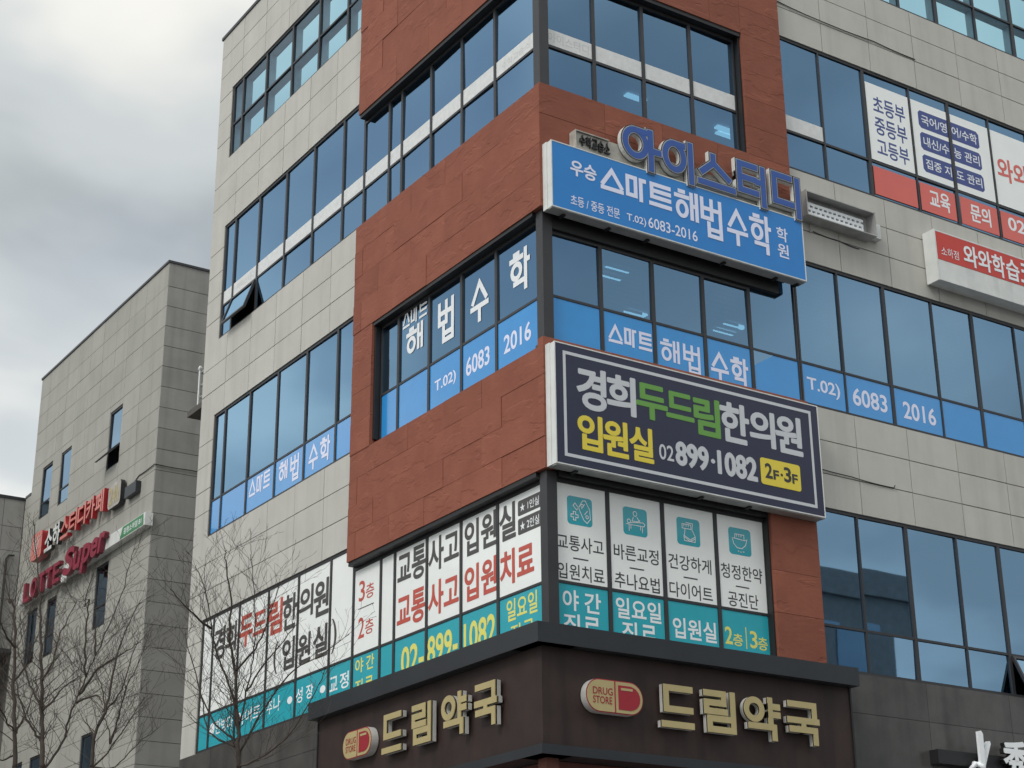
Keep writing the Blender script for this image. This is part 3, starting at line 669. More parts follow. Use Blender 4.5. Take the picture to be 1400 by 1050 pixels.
# second storey, right front
TX = [('교통사고', '입원치료'), ('바른교정', '추나요법'), ('건강하게', '다이어트'), ('청정한약', '공진단')]
DR = {
 0: [('c', [(.45, .62), (.62, .90), (.74, .92), (.92, .62), (.94, .28), (.80, .12), (.66, .22)]), ('p', [(.45, .62), (.66, .22)]), ('p', [(.45, .62), (.30, .78), (.22, .68), (.36, .54), (.45, .62)]), ('p', [(.58, .62), (.70, .78)]), ('p', [(.70, .42), (.82, .56)]), ('o', .60, .72, .055, .055), ('o', .80, .34, .055, .055),
     ('c', [(.22, .46), (.32, .46), (.32, .36), (.42, .36), (.42, .26), (.32, .26), (.32, .16), (.22, .16), (.22, .26), (.12, .26), (.12, .36), (.22, .36)])],
 1: [('o', .50, .80, .08, .09), ('p', [(.42, .66), (.36, .52), (.60, .52), (.70, .58)]), ('p', [(.58, .68), (.72, .50)]), ('o', .22, .50, .07, .07), ('c', [(.10, .38), (.88, .38), (.92, .46), (.84, .52), (.34, .46)]), ('p', [(.22, .38), (.22, .16)]), ('p', [(.80, .38), (.80, .16)]), ('p', [(.30, .38), (.30, .24)]), ('p', [(.72, .38), (.72, .24)])],
 2: [('c', [(.22, .62), (.22, .78), (.62, .78), (.62, .62)]), ('p', [(.30, .78), (.30, .70)]), ('p', [(.40, .78), (.40, .70)]), ('p', [(.50, .78), (.50, .70)]), ('p', [(.40, .84), (.70, .84), (.66, .60), (.80, .36), (.78, .16)]), ('p', [(.34, .62), (.32, .44), (.28, .30), (.30, .16)]), ('p', [(.28, .36), (.56, .22), (.80, .36)]), ('p', [(.30, .30), (.54, .16), (.79, .28)]), ('p', [(.30, .16), (.78, .16)])],
 3: [('p', [(.14, .62), (.20, .40), (.36, .26), (.58, .26), (.76, .40), (.84, .62), (.72, .58), (.14, .62)]), ('p', [(.26, .62), (.28, .78), (.70, .78), (.70, .60)]), ('p', [(.36, .78), (.36, .70)]), ('p', [(.46, .78), (.46, .70)]), ('p', [(.56, .78), (.56, .70)]), ('p', [(.38, .14), (.42, .14)]), ('p', [(.50, .12), (.54, .12)]), ('p', [(.62, .14), (.66, .14)])]}
for k in range(4):
    key = ('R2r', k); c0 = (.50, 1.405, 2.31, 3.22)[k]
    ic = MB(); ic.prism('R', rrect(c0-.2, c0+.2, 8.07, 8.455, .05), -.0135, -.0125); io = ob('pictogram', ic, TEAL, WIN[key][0])
    ln = MB(); lines(ln, 'R', c0-.19, 8.07, .38, DR[k], -.0120, .012); ob('pictogram_drawing', ln, WHITET, WIN[key][0])
    word(key, [(TX[k][0], c0-.37, c0+.37, 7.71, 7.92, .008), (TX[k][1], c0-(.37 if k < 3 else .27), c0+(.37 if k < 3 else .27), 7.325, 7.535, .008)], INK)
    film(key, c0-.12, c0+.12, 7.607, 7.625, INK, -.0124, 'printed_line')
word(('R2r', 0), [('야', .20, .45, 6.92, 7.19), ('간', .54, .80, 6.92, 7.19), ('진', .21, .47, 6.62, 6.88), ('료', .52, .78, 6.60, 6.87)], WHITET, bold=.018, fat=.0)
word(('R2r', 1), [('일요일', 1.04, 1.78, 6.92, 7.20), ('진', 1.13, 1.38, 6.62, 6.89), ('료', 1.44, 1.69, 6.60, 6.88)], WHITET, bold=.018, fat=.0)
word(('R2r', 2), [('입원실', 1.97, 2.71, 6.77, 7.05)], WHITET, bold=.018, fat=.0)
word(('R2r', 3), [('2', 2.86, 2.99, 6.79, 7.03), ('층', 3.0, 3.17, 6.78, 6.95), ('3', 3.30, 3.43, 6.78, 7.02), ('층', 3.44, 3.61, 6.77, 6.95)], YELLOWF, bold=.015)
film(('R2r', 3), 3.225, 3.24, 6.76, 7.06, YELLOWF, -.0124, 'printed_line')
# fourth storey, right front: tutoring posters behind the glass line
for k, (a, b) in {2: (6.60, 7.50), 3: (7.63, 8.45), 4: (8.53, 9.44), 5: (9.56, 10.44)}.items():
    w_ = WIN[('R4', k)]
    film(('R4', k), w_[2]+.02, w_[3]-.01, 15.26, 16.72, WHITE); film(('R4', k), w_[2]+.03, w_[3]-.02, 14.62, 15.14, REDFILM)
word(('R4', 2), [('초등부', 6.69, 7.43, 16.17, 16.5), ('중등부', 6.69, 7.43, 15.77, 16.1), ('고등부', 6.69, 7.43, 15.37, 15.69)], NAVYINK, bold=.018, fat=.0)
for n, (za, zb, t1, t2) in enumerate(((16.22, 16.56, '국어/영', '어/수학'), (15.80, 16.14, '내신/수', '능 관리'), (15.38, 15.71, '집중 지', '도 관리'))):
    for key, a, b, tx, ua, ub in ((('R4', 3), 7.75, 8.47, t1, 7.82, 8.43), (('R4', 4), 8.51, 9.22, t2, 8.55, 9.17)):
        pl_ = MB(); q = rrect(a, b, za, zb, .06)
        if key[1] == 3: q = [(min(u, 8.44), z) if u > 8.3 else (u, z) for u, z in q]; q = [(a, za+.05), (a+.05, za), (8.452, za), (8.452, zb), (a+.05, zb), (a, zb-.05)]
        else: q = [(8.53, za), (b-.05, za), (b, za+.05), (b, zb-.05), (b-.05, zb), (8.53, zb)]
        pl_.prism('R', q, -.0128, -.0120); ob('printed_tag', pl_, NAVYINK, WIN[key][0])
        word(key, [(tx, ua, ub, za+.075, zb-.07)], WHITET, d=-.0112, bold=.01, fat=.0)
word(('R4', 3), [('교육', 7.82, 8.30, 14.73, 15.07)], WHITET, bold=.018, fat=.002)
word(('R4', 4), [('문의', 8.79, 9.28, 14.73, 15.07)], WHITET, bold=.018, fat=.002)
word(('R4', 5), [('02)', 9.72, 10.28, 14.74, 15.07)], WHITET, bold=.018)
word(('R4', 5), [('와와', 9.62, 10.42, 15.76, 16.22)], REDFILM, bold=.018, fat=.003)

# ------------------------------------------------------------------ signs on the right street front
def case(F, u0, u1, z0, z1, d0, d1, face, edge, parent, rim=.012):
    m_ = MB(); m_.box(F, u0, u1, z0, z1, d0, d1-.02); m_.box(F, u0-.004, u1+.004, z0-.004, z0+rim, d1-.019, d1+.003); m_.box(F, u0-.004, u1+.004, z1-rim, z1+.004, d1-.019, d1+.003)
    m_.box(F, u0-.004, u0+rim, z0+rim, z1-rim, d1-.019, d1+.003); m_.box(F, u1-rim, u1+.004, z0+rim, z1-rim, d1-.019, d1+.003)
    m_.box(F, u0-.012, u0-.0005, z0-.008, z1+.008, d0, (d0+d1)/2)
    ob('sign_case', m_, edge, parent)
    f = MB(); f.quad(F, u0+rim, u1-rim, z0+rim, z1-rim, d1-.001); ob('sign_face', f, face, parent)
def put(parent, F, items, d, m, bold=.018, fat=0.0, name='lettering', **k):
    mb = MB()
    for it in items: write(mb, F, *it, d, bold=bold, fat=fat, **k)
    return ob(name, mb, m, parent)

SG1 = thing('signboard', 'long light blue signboard with white academy lettering, fixed below the royal blue channel letters', 'sign', (-.1, -.14, 12.42))
case('R', -.09, 4.53, 12.42, 13.44, .142, .34, BLUES, SIGNWHITE, SG1)
und = MB(); und.box('R', -.085, 4.525, 12.404, 12.4195, .15, .33); ob('underside', und, SIGNEDGE, SG1)
for x in (.15, .92, 1.6, 3.0, 4.0, 4.42):
    b_ = MB(); b_.box('R', x, x+.045, 12.375, 12.403, .14, .25); ob('bracket', b_, BLACK, SG1)
d = .342; mb = MB()
for ch, a, b, z0, z1 in (('스', .74, 1.14, 12.92, 13.28), ('마', 1.18, 1.54, 12.90, 13.28), ('트', 1.59, 2.0, 12.90, 13.28), ('해', 2.05, 2.50, 12.84, 13.31), ('법', 2.53, 2.95, 12.66, 13.30), ('수', 3.02, 3.42, 12.68, 13.26), ('학', 3.46, 3.88, 12.67, 13.30)):
    strokes(mb, 'R', ch, a, b, z0, z1, .066, d, d)
ob('drawn_lettering', mb, LILAC, SG1)
put(SG1, 'R', [('우승', .23, .67, 12.99, 13.23)], d, LILAC, bold=.018, fat=.004)
put(SG1, 'R', [('학', 3.99, 4.21, 12.97, 13.20), ('원', 3.99, 4.21, 12.70, 12.93)], d, LILAC, bold=.015)
put(SG1, 'R', [('초등 / 중등 전문', .22, 1.06, 12.52, 12.68)], d, LILAC, bold=.01)
put(SG1, 'R', [('T.02)', 1.18, 1.52, 12.51, 12.655), ('6083-2016', 1.56, 2.45, 12.53, 12.70)], d, LILAC, bold=.01, name='phone_number')

SG2 = thing('signboard', 'navy blue clinic signboard with grey border line, green and yellow words and yellow tag', 'sign', (-.1, -.14, 8.73))
case('R', -.10, 4.54, 8.73, 10.42, .142, .34, NAVY, SIGNWHITE, SG2)
und = MB(); und.box('R', -.09, 4.53, 8.712, 8.7295, .15, .33); ob('underside', und, SIGNEDGE, SG2)
for x in (.25, 2.35, 3.2):
    b_ = MB(); b_.box('R', x, x+.05, 8.69, 8.711, .14, .25); ob('bracket', b_, BLACK, SG2)
bd = MB(); a, b, p, q, t = .03, 4.40, 8.845, 10.315, .045
for r in ((a, b, p, p+t), (a, b, q-t, q), (a, a+t, p+t, q-t), (b-t, b, p+t, q-t)): bd.quad('R', *r, d)
ob('border_line', bd, SIGNGREY, SG2)
put(SG2, 'R', [('경', .25, .72, 9.56, 10.15), ('희', .74, 1.21, 9.60, 10.15), ('한', 2.69, 3.20, 9.56, 10.14), ('의', 3.22, 3.68, 9.60, 10.13), ('원', 3.70, 4.19, 9.58, 10.15)], d, SIGNGREY, bold=.018, fat=.011)
put(SG2, 'R', [('두', 1.23, 1.75, 9.62, 10.12), ('드', 1.74, 2.21, 9.72, 10.10), ('림', 2.22, 2.67, 9.57, 10.12)], d, GREEN, bold=.018, fat=.011)
put(SG2, 'R', [('입', .25, .64, 8.99, 9.48), ('원', .66, 1.06, 8.98, 9.48), ('실', 1.09, 1.48, 8.99, 9.47)], d, YELLOW, bold=.018, fat=.009)
put(SG2, 'R', [('02', 1.58, 1.83, 9.08, 9.30)], d, SIGNGREY, bold=.01)
put(SG2, 'R', [('899', 1.87, 2.43, 9.05, 9.39), ('·', 2.485, 2.54, 9.185, 9.24), ('1082', 2.60, 3.30, 9.05, 9.39)], d, SIGNGREY, bold=.018, fat=.011, name='phone_number')
tg = MB(); tg.prism('R', rrect(3.37, 4.11, 9.04, 9.43, .04), d-.001, d+.003); ob('floor_tag', tg, YELLOW, SG2)
put(SG2, 'R', [('2', 3.45, 3.58, 9.14, 9.36), ('F', 3.60, 3.70, 9.14, 9.28), ('·', 3.735, 3.775, 9.21, 9.25), ('3', 3.80, 3.93, 9.14, 9.36), ('F', 3.95, 4.05, 9.14, 9.28)], d+.005, INK, bold=.018, fat=.003)

SG3 = thing('channel_letter_sign', 'big royal blue channel letters on a weathered rail above the light blue signboard', 'sign', (.35, -.14, 13.45))
rl = MB(); rl.box('R', .37, 4.45, 13.50, 13.76, .142, .27); rl.box('R', .365, .372, 13.49, 13.77, .142, .30); rl.box('R', .372, .95, 13.75, 13.765, .14, .30); ob('rail', rl, RAILGREY, SG3)
for ch, a, b, z0, z1 in (('아', 1.13, 1.83, 13.42, 14.10), ('이', 1.84, 2.44, 13.42, 14.11), ('시스', 2.49, 3.21, 13.46, 14.06), ('터', 3.24, 3.86, 13.42, 14.11), ('디', 3.94, 4.51, 13.42, 14.12)):
    m_ = MB(); strokes(m_, 'R', ch, a, b, z0, z1, .098, .29, .365, mf=1, ms=0, grow=.027); lt = ob('letter', m_, [SIGNWHITE, BLACK], SG3)
    m_ = MB(); strokes(m_, 'R', ch, a, b, z0, z1, .098, .369, .369, grow=.012); ob('letter_edge', m_, SIGNEDGE, lt)
    m_ = MB(); strokes(m_, 'R', ch, a, b, z0, z1, .098, .373, .373, grow=-.001); ob('letter_face', m_, BLUELET, lt)
m_ = MB()
for k, ch in enumerate('수학교습소'): write(m_, 'R', ch, .43+k*.107, .525+k*.107, 13.53+(k == 2)*.012, 13.70, .31, bold=.01, fat=.0, depth=.03)
ob('small_lettering', m_, BLACK, SG3)

SG4 = thing('signboard', 'red over white tutoring signboard with white lettering, below the coral red window film', 'sign', (7.48, -.02, 13.2))
m_ = MB(); m_.box('R', 7.50, 11.2, 13.22, 14.08, .022, .2); m_.box('R', 7.476, 7.4995, 13.195, 14.105, .05, .303); m_.box('R', 7.50, 11.2, 13.20, 13.235, .2, .305)
m_.box('R', 7.50, 11.2, 14.075, 14.10, .2, .30); ob('sign_case', m_, SIGNWHITE, SG4)
m_ = MB(); m_.box('R', 7.501, 11.2, 13.575, 14.072, .2, .30); ob('sign_face', m_, REDSIGN, SG4)
m_ = MB(); m_.box('R', 7.501, 11.2, 13.236, 13.572, .2, .296); ob('white_band', m_, SIGNWHITE, SG4)
put(SG4, 'R', [('소하점', 7.60, 8.0, 13.66, 13.82)], .304, WHITET, bold=.0)
put(SG4, 'R', [('와', 8.12, 8.45, 13.62, 14.0), ('와', 8.46, 8.78, 13.62, 14.0), ('학', 8.80, 9.10, 13.60, 14.0), ('습', 9.13, 9.45, 13.62, 14.0), ('코', 9.48, 9.80, 13.64, 14.0), ('칭', 9.84, 10.15, 13.62, 14.0)], .304, WHITET, bold=.018, fat=.003)

# floodlight trough
FLT = thing('light_box', 'open grey metal trough with white honeycomb grille, beside the royal blue channel letters', 'light fitting', (4.75, -.02, 13.65))
m_ = MB(); m_.box('R', 4.76, 6.20, 13.655, 14.07, .022, .06); m_.box('R', 4.76, 6.20, 13.64, 13.655, .022, .26); m_.box('R', 4.76, 6.20, 14.055, 14.07, .0605, .24); m_.box('R', 4.745, 4.76, 13.64, 14.075, .022, .26); m_.box('R', 6.20, 6.213, 13.64, 14.075, .022, .26)
ob('trough', m_, SIGNEDGE, FLT)
m_ = MB(); m_.box('R', 4.77, 6.06, 13.66, 13.955, .061, .085); ob('grille_back', m_, BLACK, FLT)
m_ = MB()
for r in range(4): m_.box('R', 4.77, 6.06, 13.658+r*.082, 13.703+r*.082, .086, .125)
for r in range(3):
    for c in range(13): x = 4.80+c*.098+(r % 2)*.045; m_.box('R', x, x+.035, 13.7032+r*.082, 13.7398+r*.082, .086, .124)
ob('grille', m_, WHITET, FLT)
m_ = MB(); m_.box('R', 6.23, 6.42, 13.70, 13.95, .022, .14); m_.box('R', 6.225, 6.425, 13.69, 13.70, .022, .15); ob('junction_box', m_, SIGNWHITE, FLT)
m_ = MB(); m_.prism('R', [(6.255, 13.72), (6.305, 13.74), (6.30, 13.88), (6.28, 13.90)], .141, .15); ob('knob', m_, BLACK, FLT)
m_ = MB(); m_.tube([(4.98, -.05, 13.63), (4.98, -.06, 13.56), (4.98, -.035, 13.48)], .012); ob('stay', m_, SIGNEDGE, FLT)

def cable(pts, r, label):
    m_ = MB(); P = []
    for i in range(len(pts)-1):
        a, b = Vector(pts[i]), Vector(pts[i+1])
        for k in range(6):
            q = k/6; v = a.lerp(b, q); v.z -= .012*math.sin(math.pi*q); P.append(v)
    P.append(Vector(pts[-1])); m_.tube(P, r, 5)
    return tag(ob('cable', m_, CABLE), label, 'cable')
cable([(4.62, -.035, 17.58), (5.6, -.04, 17.53), (6.8, -.035, 17.555), (7.78, -.03, 17.53)], .009, 'thin black cable running along a stone joint on the grey wall above the tutoring posters')
cable([(4.56, -.035, 9.62), (5.4, -.04, 9.58), (6.28, -.035, 9.555), (6.31, -.04, 9.60)], .008, 'short black cable leaving the right edge of the navy clinic signboard across grey stone')
cable([(5.05, -.03, 13.52), (5.6, -.028, 13.50), (6.02, -.03, 13.47)], .008, 'short black cable end hanging under the light trough on grey stone')

# ------------------------------------------------------------------ pharmacy fascia wrapped round the corner
PH = thing('shop_fascia', 'dark brown pharmacy fascia with a charcoal cornice wrapped round the foot of the building corner', 'shopfront', (0, 0, 5.0))
m_ = MB()
m_.box('L', -.62, 5.46, 6.29, 6.54, .04, .62); m_.box('R', -.617, 4.66, 6.29, 6.538, .04, .619); ob('cornice', m_, CANOPY, PH)
m_ = MB(); m_.box('L', -.46, 5.40, 5.10, 6.288, .04, .46); m_.box('R', -.457, 4.60, 5.10, 6.287, .04, .459); ob('panel', m_, BROWN, PH)
m_ = MB()
for k in range(-0, 5): pass
m_.box('L', -.50, 5.43, 4.98, 5.098, .04, .50); m_.box('R', -.497, 4.63, 4.98, 5.097, .04, .499); ob('bottom_trim', m_, CANOPY, PH)
m_ = MB(); m_.box('R', 4.601, 4.63, 5.10, 6.286, .05, .475); ob('edge_trim', m_, BLACK, PH); m_ = MB(); m_.box('L', 5.401, 5.43, 5.10, 6.286, .05, .475); ob('edge_trim', m_, BLACK, PH)
m_ = MB(); m_.box('L', 0.0, 5.3, 0, 4.975, .04, .12); m_.box('R', 0, 4.5, 0, 4.975, .04, .12); ob('shop_front_wall', m_, SHOPRED, B1)
m_ = MB(); m_.wbox(-.30, -.121, -.30, -.121, 0, 4.975); ob('pillar', m_, SHOPRED, B1)
for x in (.6, 2.0, 3.3): m_ = MB(); m_.box('R', x, x+1.1, .3, 3.2, .121, .15); ob('shop_window', m_, SMOKED, B1)
for i, (F, lab, cap, L4) in enumerate((('R', 'cream and silver pharmacy letters on brown fascia, below the windows with teal pictograms', (.10, .97, 5.53, 5.94), (('드', 1.25, 1.77), ('림', 1.94, 2.47), ('약', 2.60, 3.22), ('국', 3.34, 3.90))),
                              ('L', 'cream and silver pharmacy letters on brown fascia, below the yellow phone number windows', (4.40, 3.56, 5.55, 5.94), (('드', 3.26, 2.73), ('림', 2.45, 1.94), ('약', 1.69, 1.07), ('국', .88, .36))))):
    Lt = thing('channel_letter_sign', lab, 'sign', FACES[F][0](L4[0][1], 5.44, .46))
    for ch, a, b in L4:
        z0, z1 = (5.44, 5.98) if F == 'R' else (5.48, 6.01)
        m_ = MB(); strokes(m_, F, ch, a, b, z0, z1, .082, .50, .555, mf=1, ms=0, grow=.0); lt = ob('letter', m_, [SILVER, BLACK], Lt)
        m_ = MB(); strokes(m_, F, ch, a, b, z0, z1, .082, .575, .587, mf=0, ms=0, grow=.0); ob('letter_face', m_, GOLD, lt)
    a, b, z0, z1 = cap; lo, hi = min(a, b), max(a, b); r = (z1-z0)/2-.004
    Cp = thing('capsule_sign', ('cream and red capsule emblem on brown fascia below the windows with teal pictograms' if F == 'R' else 'cream and red capsule emblem at the fascia end crossed by bare twigs'), 'sign', FACES[F][0](lo, z0, .46))
    m_ = MB(); m_.prism(F, rrect(lo, hi, z0, z1, r, 9), .47, .58, mf=1, ms=0); ob('case', m_, [SILVER, CAPRED], Cp)
    m_ = MB(); m_.prism(F, rrect(lo+.014, hi-.014, z0+.014, z1-.014, r-.014, 9), .581, .586); ob('capsule_face', m_, GOLD, Cp)
    sg = FACES[F][1]; mid = a+sg*.435
    m_ = MB(); m_.box(F, mid-.008, mid+.008, z0+.012, z1-.012, .587, .590)
    u0, u1 = mid+sg*.05, b-sg*.05; rr = r-.055
    q = [(u0, z0+.055), (u1-sg*rr, z0+.055)]+[(u1-sg*rr+sg*rr*math.sin(t_*math.pi/10), (z0+z1)/2-rr*math.cos(t_*math.pi/10)) for t_ in range(1, 10)]+[(u1-sg*rr, z1-.055), (u0, z1-.055)]
    m_.prism(F, q, .587, .590); ob('red_half', m_, CAPRED, Cp)
    m_ = MB(); m_.box(F, min(u0+sg*.04, u0+sg*.22), max(u0+sg*.04, u0+sg*.22), z1-.115, z1-.085, .591, .593); ob('highlight_bar', m_, GOLD, Cp)
    put(Cp, F, [('DRUG', a+sg*.10, a+sg*.40, (z0+z1)/2+.01, (z0+z1)/2+.10), ('STORE', a+sg*.10, a+sg*.39, (z0+z1)/2-.10, (z0+z1)/2-.01)], .589, CAPRED, bold=.01)

# ------------------------------------------------------------------ hair salon sign low on the dark granite
HS = thing('salon_sign', 'black sign bar with white open scissors and a white character on dark granite', 'sign', (6.5, -.04, 5.4))
m_ = MB(); m_.box('R', 6.50, 10.0, 5.46, 5.66, .036, .20); ob('sign_bar', m_, BLACK, HS)
m_ = MB()
m_.prism('R', [(7.20, 5.46), (7.29, 5.44), (7.305, 5.92), (7.27, 5.965), (7.205, 5.95)], .30, .345)
ob('scissor_blade', m_, WHITET, HS)
m_ = MB(); m_.prism('R', [(7.24, 5.40), (7.34, 5.46), (7.50, 5.80), (7.49, 5.84), (7.43, 5.83), (7.24, 5.52)], .25, .297)
ob('scissor_blade', m_, WHITET, HS)
for cx, cz, rr in ((7.14, 5.40, .10), (7.30, 5.34, .055), (7.42, 5.33, .09)):
    m_ = MB(); m_.tube([(cx+rr*math.cos(t_*math.pi/10), -.31-.04*math.sin(t_), cz+rr*.9*math.sin(t_*math.pi/10)) for t_ in range(21)], .038, 8); ob('scissor_handle', m_, WHITET, HS, smooth=True)
m_ = MB(); write(m_, 'R', '秀', 7.74, 8.30, 5.33, 5.88, .30, bold=.018, fat=.012, depth=.08, ms=1); ob('character', m_, [WHITET, BLACK], HS)

# ------------------------------------------------------------------ escape balcony on the far end wall
BR = thing('balcony', 'small concrete ledge with a white pipe railing on the far end of the building', 'balcony', (.2, 11.68, 13.5))
m_ = MB(); m_.wbox(.06, 3.0, 11.682, 12.55, 13.42, 13.54); ob('ledge', m_, JOINT, BR)
m_ = MB()
for z, y in ((13.75, 12.2), (14.0, 12.2), (14.28, 12.2)): m_.tube([(.16, y, z), (3.0, y, z)], .018); m_.tube([(.16, y, z), (.16, 11.69, z)], .018)
ob('rail', m_, STEEL, BR)
m_ = MB(); m_.tube([(.13, 12.2, 13.54), (.13, 12.2, 14.32)], .026, 8); m_.tube([(.13, 12.2, 14.32), (.13, 12.2, 14.36), (.13, 12.2, 14.41)], [.04, .05, .02], 8); ob('post', m_, STEEL, BR)

# ------------------------------------------------------------------ neighbouring building behind
B2 = thing('neighbour_building', 'grey stone clad block with narrow windows and two rows of shop letters', 'building', (1.2, 17, 0))
wins = [(24.95, 24.18, 14.70, 16.12, 15.13, 0), (23.54, 22.79, 14.70, 16.12, 15.13, 0), (20.14, 19.34, 14.66, 16.14, 15.18, 1), (25.10, 24.33, 10.88, 12.29, 11.36, 0), (23.62, 22.92, 10.85, 12.29, 11.36, 0), (20.25, 19.45, 10.85, 12.34, 11.36, 0),
        (20.36, 19.57, 7.0, 8.46, 7.5, 0), (23.86, 23.06, 7.0, 8.46, 7.5, 0), (25.18, 24.4, 7.0, 8.46, 7.5, 0)]
hB = [(w_[1], w_[0], w_[2], w_[3]) for w_ in wins]
m_ = MB()
for r in subtract((17.002, 25.72, 0, 18.86), hB): m_.box('B', *r, -.3, 0)
m_.box('S', 1.202, 14, 0, 18.86, -.3, 0); m_.wbox(1.5, 14, 17.3, 25.7, 18.3, 18.5); m_.wbox(1.21, 14, 25.722, 30, 0, 15.6); m_.wbox(13.7, 14, 17.3, 25.7, 0, 18.8); m_.wbox(1.5, 13.7, 25.42, 25.72, 0, 18.8)
m_.wbox(3.2, 3.3, 17.3, 25.4, 0, 18.3)
ob('wall', m_, JOINT, B2)
m_ = MB(); vj = [17.95, 18.29, 19.34, 20.16, 21.04, 21.9, 22.79, 23.57, 24.09, 24.94]; hj = [18.27-.495*k for k in range(37)]
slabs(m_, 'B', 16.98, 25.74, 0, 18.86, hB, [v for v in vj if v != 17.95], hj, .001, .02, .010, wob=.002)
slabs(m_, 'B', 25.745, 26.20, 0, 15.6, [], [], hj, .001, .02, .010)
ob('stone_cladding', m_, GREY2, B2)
m_ = MB(); slabs(m_, 'S', 1.18, 14, 0, 18.86, [], [4.6, 7.6, 10.6], hj, .001, .019, .012, wob=.002); ob('side_cladding', m_, DARKSTONE, B2)
m_ = MB(); m_.box('B', 16.96, 25.76, 18.862, 18.92, -.3, .045); m_.box('S', 1.5, 14, 18.862, 18.918, -.3, .045); m_.box('B', 25.77, 26.2, 15.61, 15.68, -.3, .03); ob('coping', m_, FRAME, B2)
for k, w_ in enumerate(wins): bay(('B', k), 'B', w_[0], w_[1], w_[2], w_[3], w_[4], SMOKED, lower_open=.75 if w_[5] else 0, parent=B2, deep=.12)
film(('B', 1), 22.84, 23.08, 14.76, 15.1, WHITE, -.03, 'paper')
m_ = MB(); m_.box('B', 17.75, 18.42, 13.50, 13.76, .03, .15); tag(ob('control_box', m_, CANOPY), 'small grey metal box beside the 24 hour tag of the study cafe letters', 'box')
cable([(1.17, 18.4, 13.80), (1.165, 17.9, 13.93), (1.16, 16.97, 13.935)], .011, 'black cable from the sign box along the bright stone face to its corner')
cable([(1.17, 16.96, 13.93), (2.0, 16.955, 13.93), (3.6, 16.95, 13.92)], .011, 'black cable crossing the dark side wall of the block behind')

SC1 = thing('channel_letter_sign', 'red and white study cafe channel letters with a red emblem and 24 hour tag', 'sign', (1.2, 24.4, 13.4))
m_ = MB(); m_.prism('B', rrect(23.62, 24.40, 13.40, 14.09, .10), .10, .30, mf=1, ms=0); e_ = ob('emblem', m_, [REDDARK, REDLET], SC1)
m_ = MB(); lines(m_, 'B', 24.34, 13.44, .62, [('p', [(.12, .86), (.5, .12), (.88, .86)]), ('p', [(.34, .86), (.5, .5), (.66, .86)]), ('p', [(.5, .12), (.5, .5)])], .303, .035); ob('emblem_mark', m_, SIGNWHITE, e_)
for ch, a, b in (('소', 23.56, 23.02), ('하', 22.98, 22.46)):
    m_ = MB(); write(m_, 'B', ch, a, b, 13.46, 14.02, .24, bold=.018, fat=.012, depth=.10, ms=1); ob('letter', m_, [SIGNWHITE, BLACK], SC1)
for k, ch in enumerate('스터디카페'):
    m_ = MB(); write(m_, 'B', ch, 22.42-.59*k, 21.88-.59*k, 13.50, 14.05, .24, bold=.018, fat=.004, depth=.12, ms=1); ob('letter', m_, [REDLET, REDDARK], SC1)
m_ = MB(); m_.prism('B', rrect(18.64, 19.42, 13.47, 14.06, .12), .06, .17, mf=1, ms=0); e_ = ob('hours_tag', m_, [BLACK, RAILGREY], SC1)
m_ = MB(); write(m_, 'B', '24h', 19.33, 18.74, 13.56, 13.98, .175, bold=.018, fat=.004); ob('hours_lettering', m_, GOLD, e_)
SC2 = thing('signboard', 'long white signboard with crimson supermarket letters and a green end panel', 'sign', (1.2, 25.3, 12.5))
m_ = MB(); m_.box('B', 16.90, 25.34, 12.50, 12.79, .02, .2); ob('sign_case', m_, SIGNWHITE, SC2)
m_ = MB(); m_.prism('B', [(17.0, 12.52), (18.36, 12.52), (18.22, 12.775), (17.0, 12.775)], .201, .205); ob('green_panel', m_, GREENSIGN, SC2)
put(SC2, 'B', [('광명소하점 B1', 18.14, 17.1, 12.575, 12.72)], .207, WHITET, bold=.01)
for k, ch in enumerate('LOTTE'):
    m_ = MB(); write(m_, 'B', ch, 24.68-.545*k, 24.22-.545*k, 12.40, 12.90, .31, bold=.018, fat=.008, depth=.10, ms=1); ob('letter', m_, [CRIMSON, CRIMDARK], SC2)
m_ = MB(); m_.prism('B', [(21.80, 12.50), (21.88, 12.57), (21.97, 12.52), (22.02, 12.42), (21.95, 12.34), (21.86, 12.37), (21.79, 12.31), (21.76, 12.41)], .2, .26); ob('flower_mark', m_, WHITE, SC2)
for ch, a, b, z0, z1 in (('S', 21.72, 21.1, 12.40, 13.04), ('u', 21.06, 20.60, 12.40, 12.84), ('p', 20.52, 20.0, 12.22, 12.86), ('e', 19.92, 19.5, 12.42, 12.86), ('r', 19.42, 19.08, 12.44, 12.88)):
    m_ = MB(); write(m_, 'B', ch, a, b, z0, z1, .33, bold=.018, fat=.012, depth=.11, ms=1, slant=.22); ob('letter', m_, [CRIMSON, CRIMDARK], SC2)

B3 = thing('low_block', 'lower dark grey block with an overhanging upper part, joined to the narrow windowed block', 'building', (-8, 26.2, 0))
m_ = MB(); m_.box('F', -30, 1.17, 11.55, 15.55, -8, 0); m_.box('F', -30, 1.17, 0, 11.54, -8, -1.6); ob('wall', m_, JOINT, B3)
m_ = MB(); slabs(m_, 'F', -30, 1.16, 11.55, 15.55, [], [-4, -1.8, .62], [12.2, 12.85, 13.5, 14.15, 14.8], .001, .02, .012); slabs(m_, 'F', -30, 1.16, 0, 11.54, [], [-4, -1.8], [2, 4, 6, 8, 10], -1.599, -1.58, .012); ob('stone_cladding', m_, DARKSTONE, B3)
m_ = MB(); m_.box('F', -30, 1.17, 15.552, 15.63, -.4, .045); m_.box('F', -30, 1.15, 11.44, 11.548, -1.5, .10); ob('coping', m_, CANOPY, B3)
m_ = MB(); m_.tube([(.80, 26.12, 11.5), (.80, 26.12, 13.9), (.86, 26.12, 14.0), (1.0, 26.12, 14.02)], .03); ob('drain_pipe', m_, CABLE, B3)

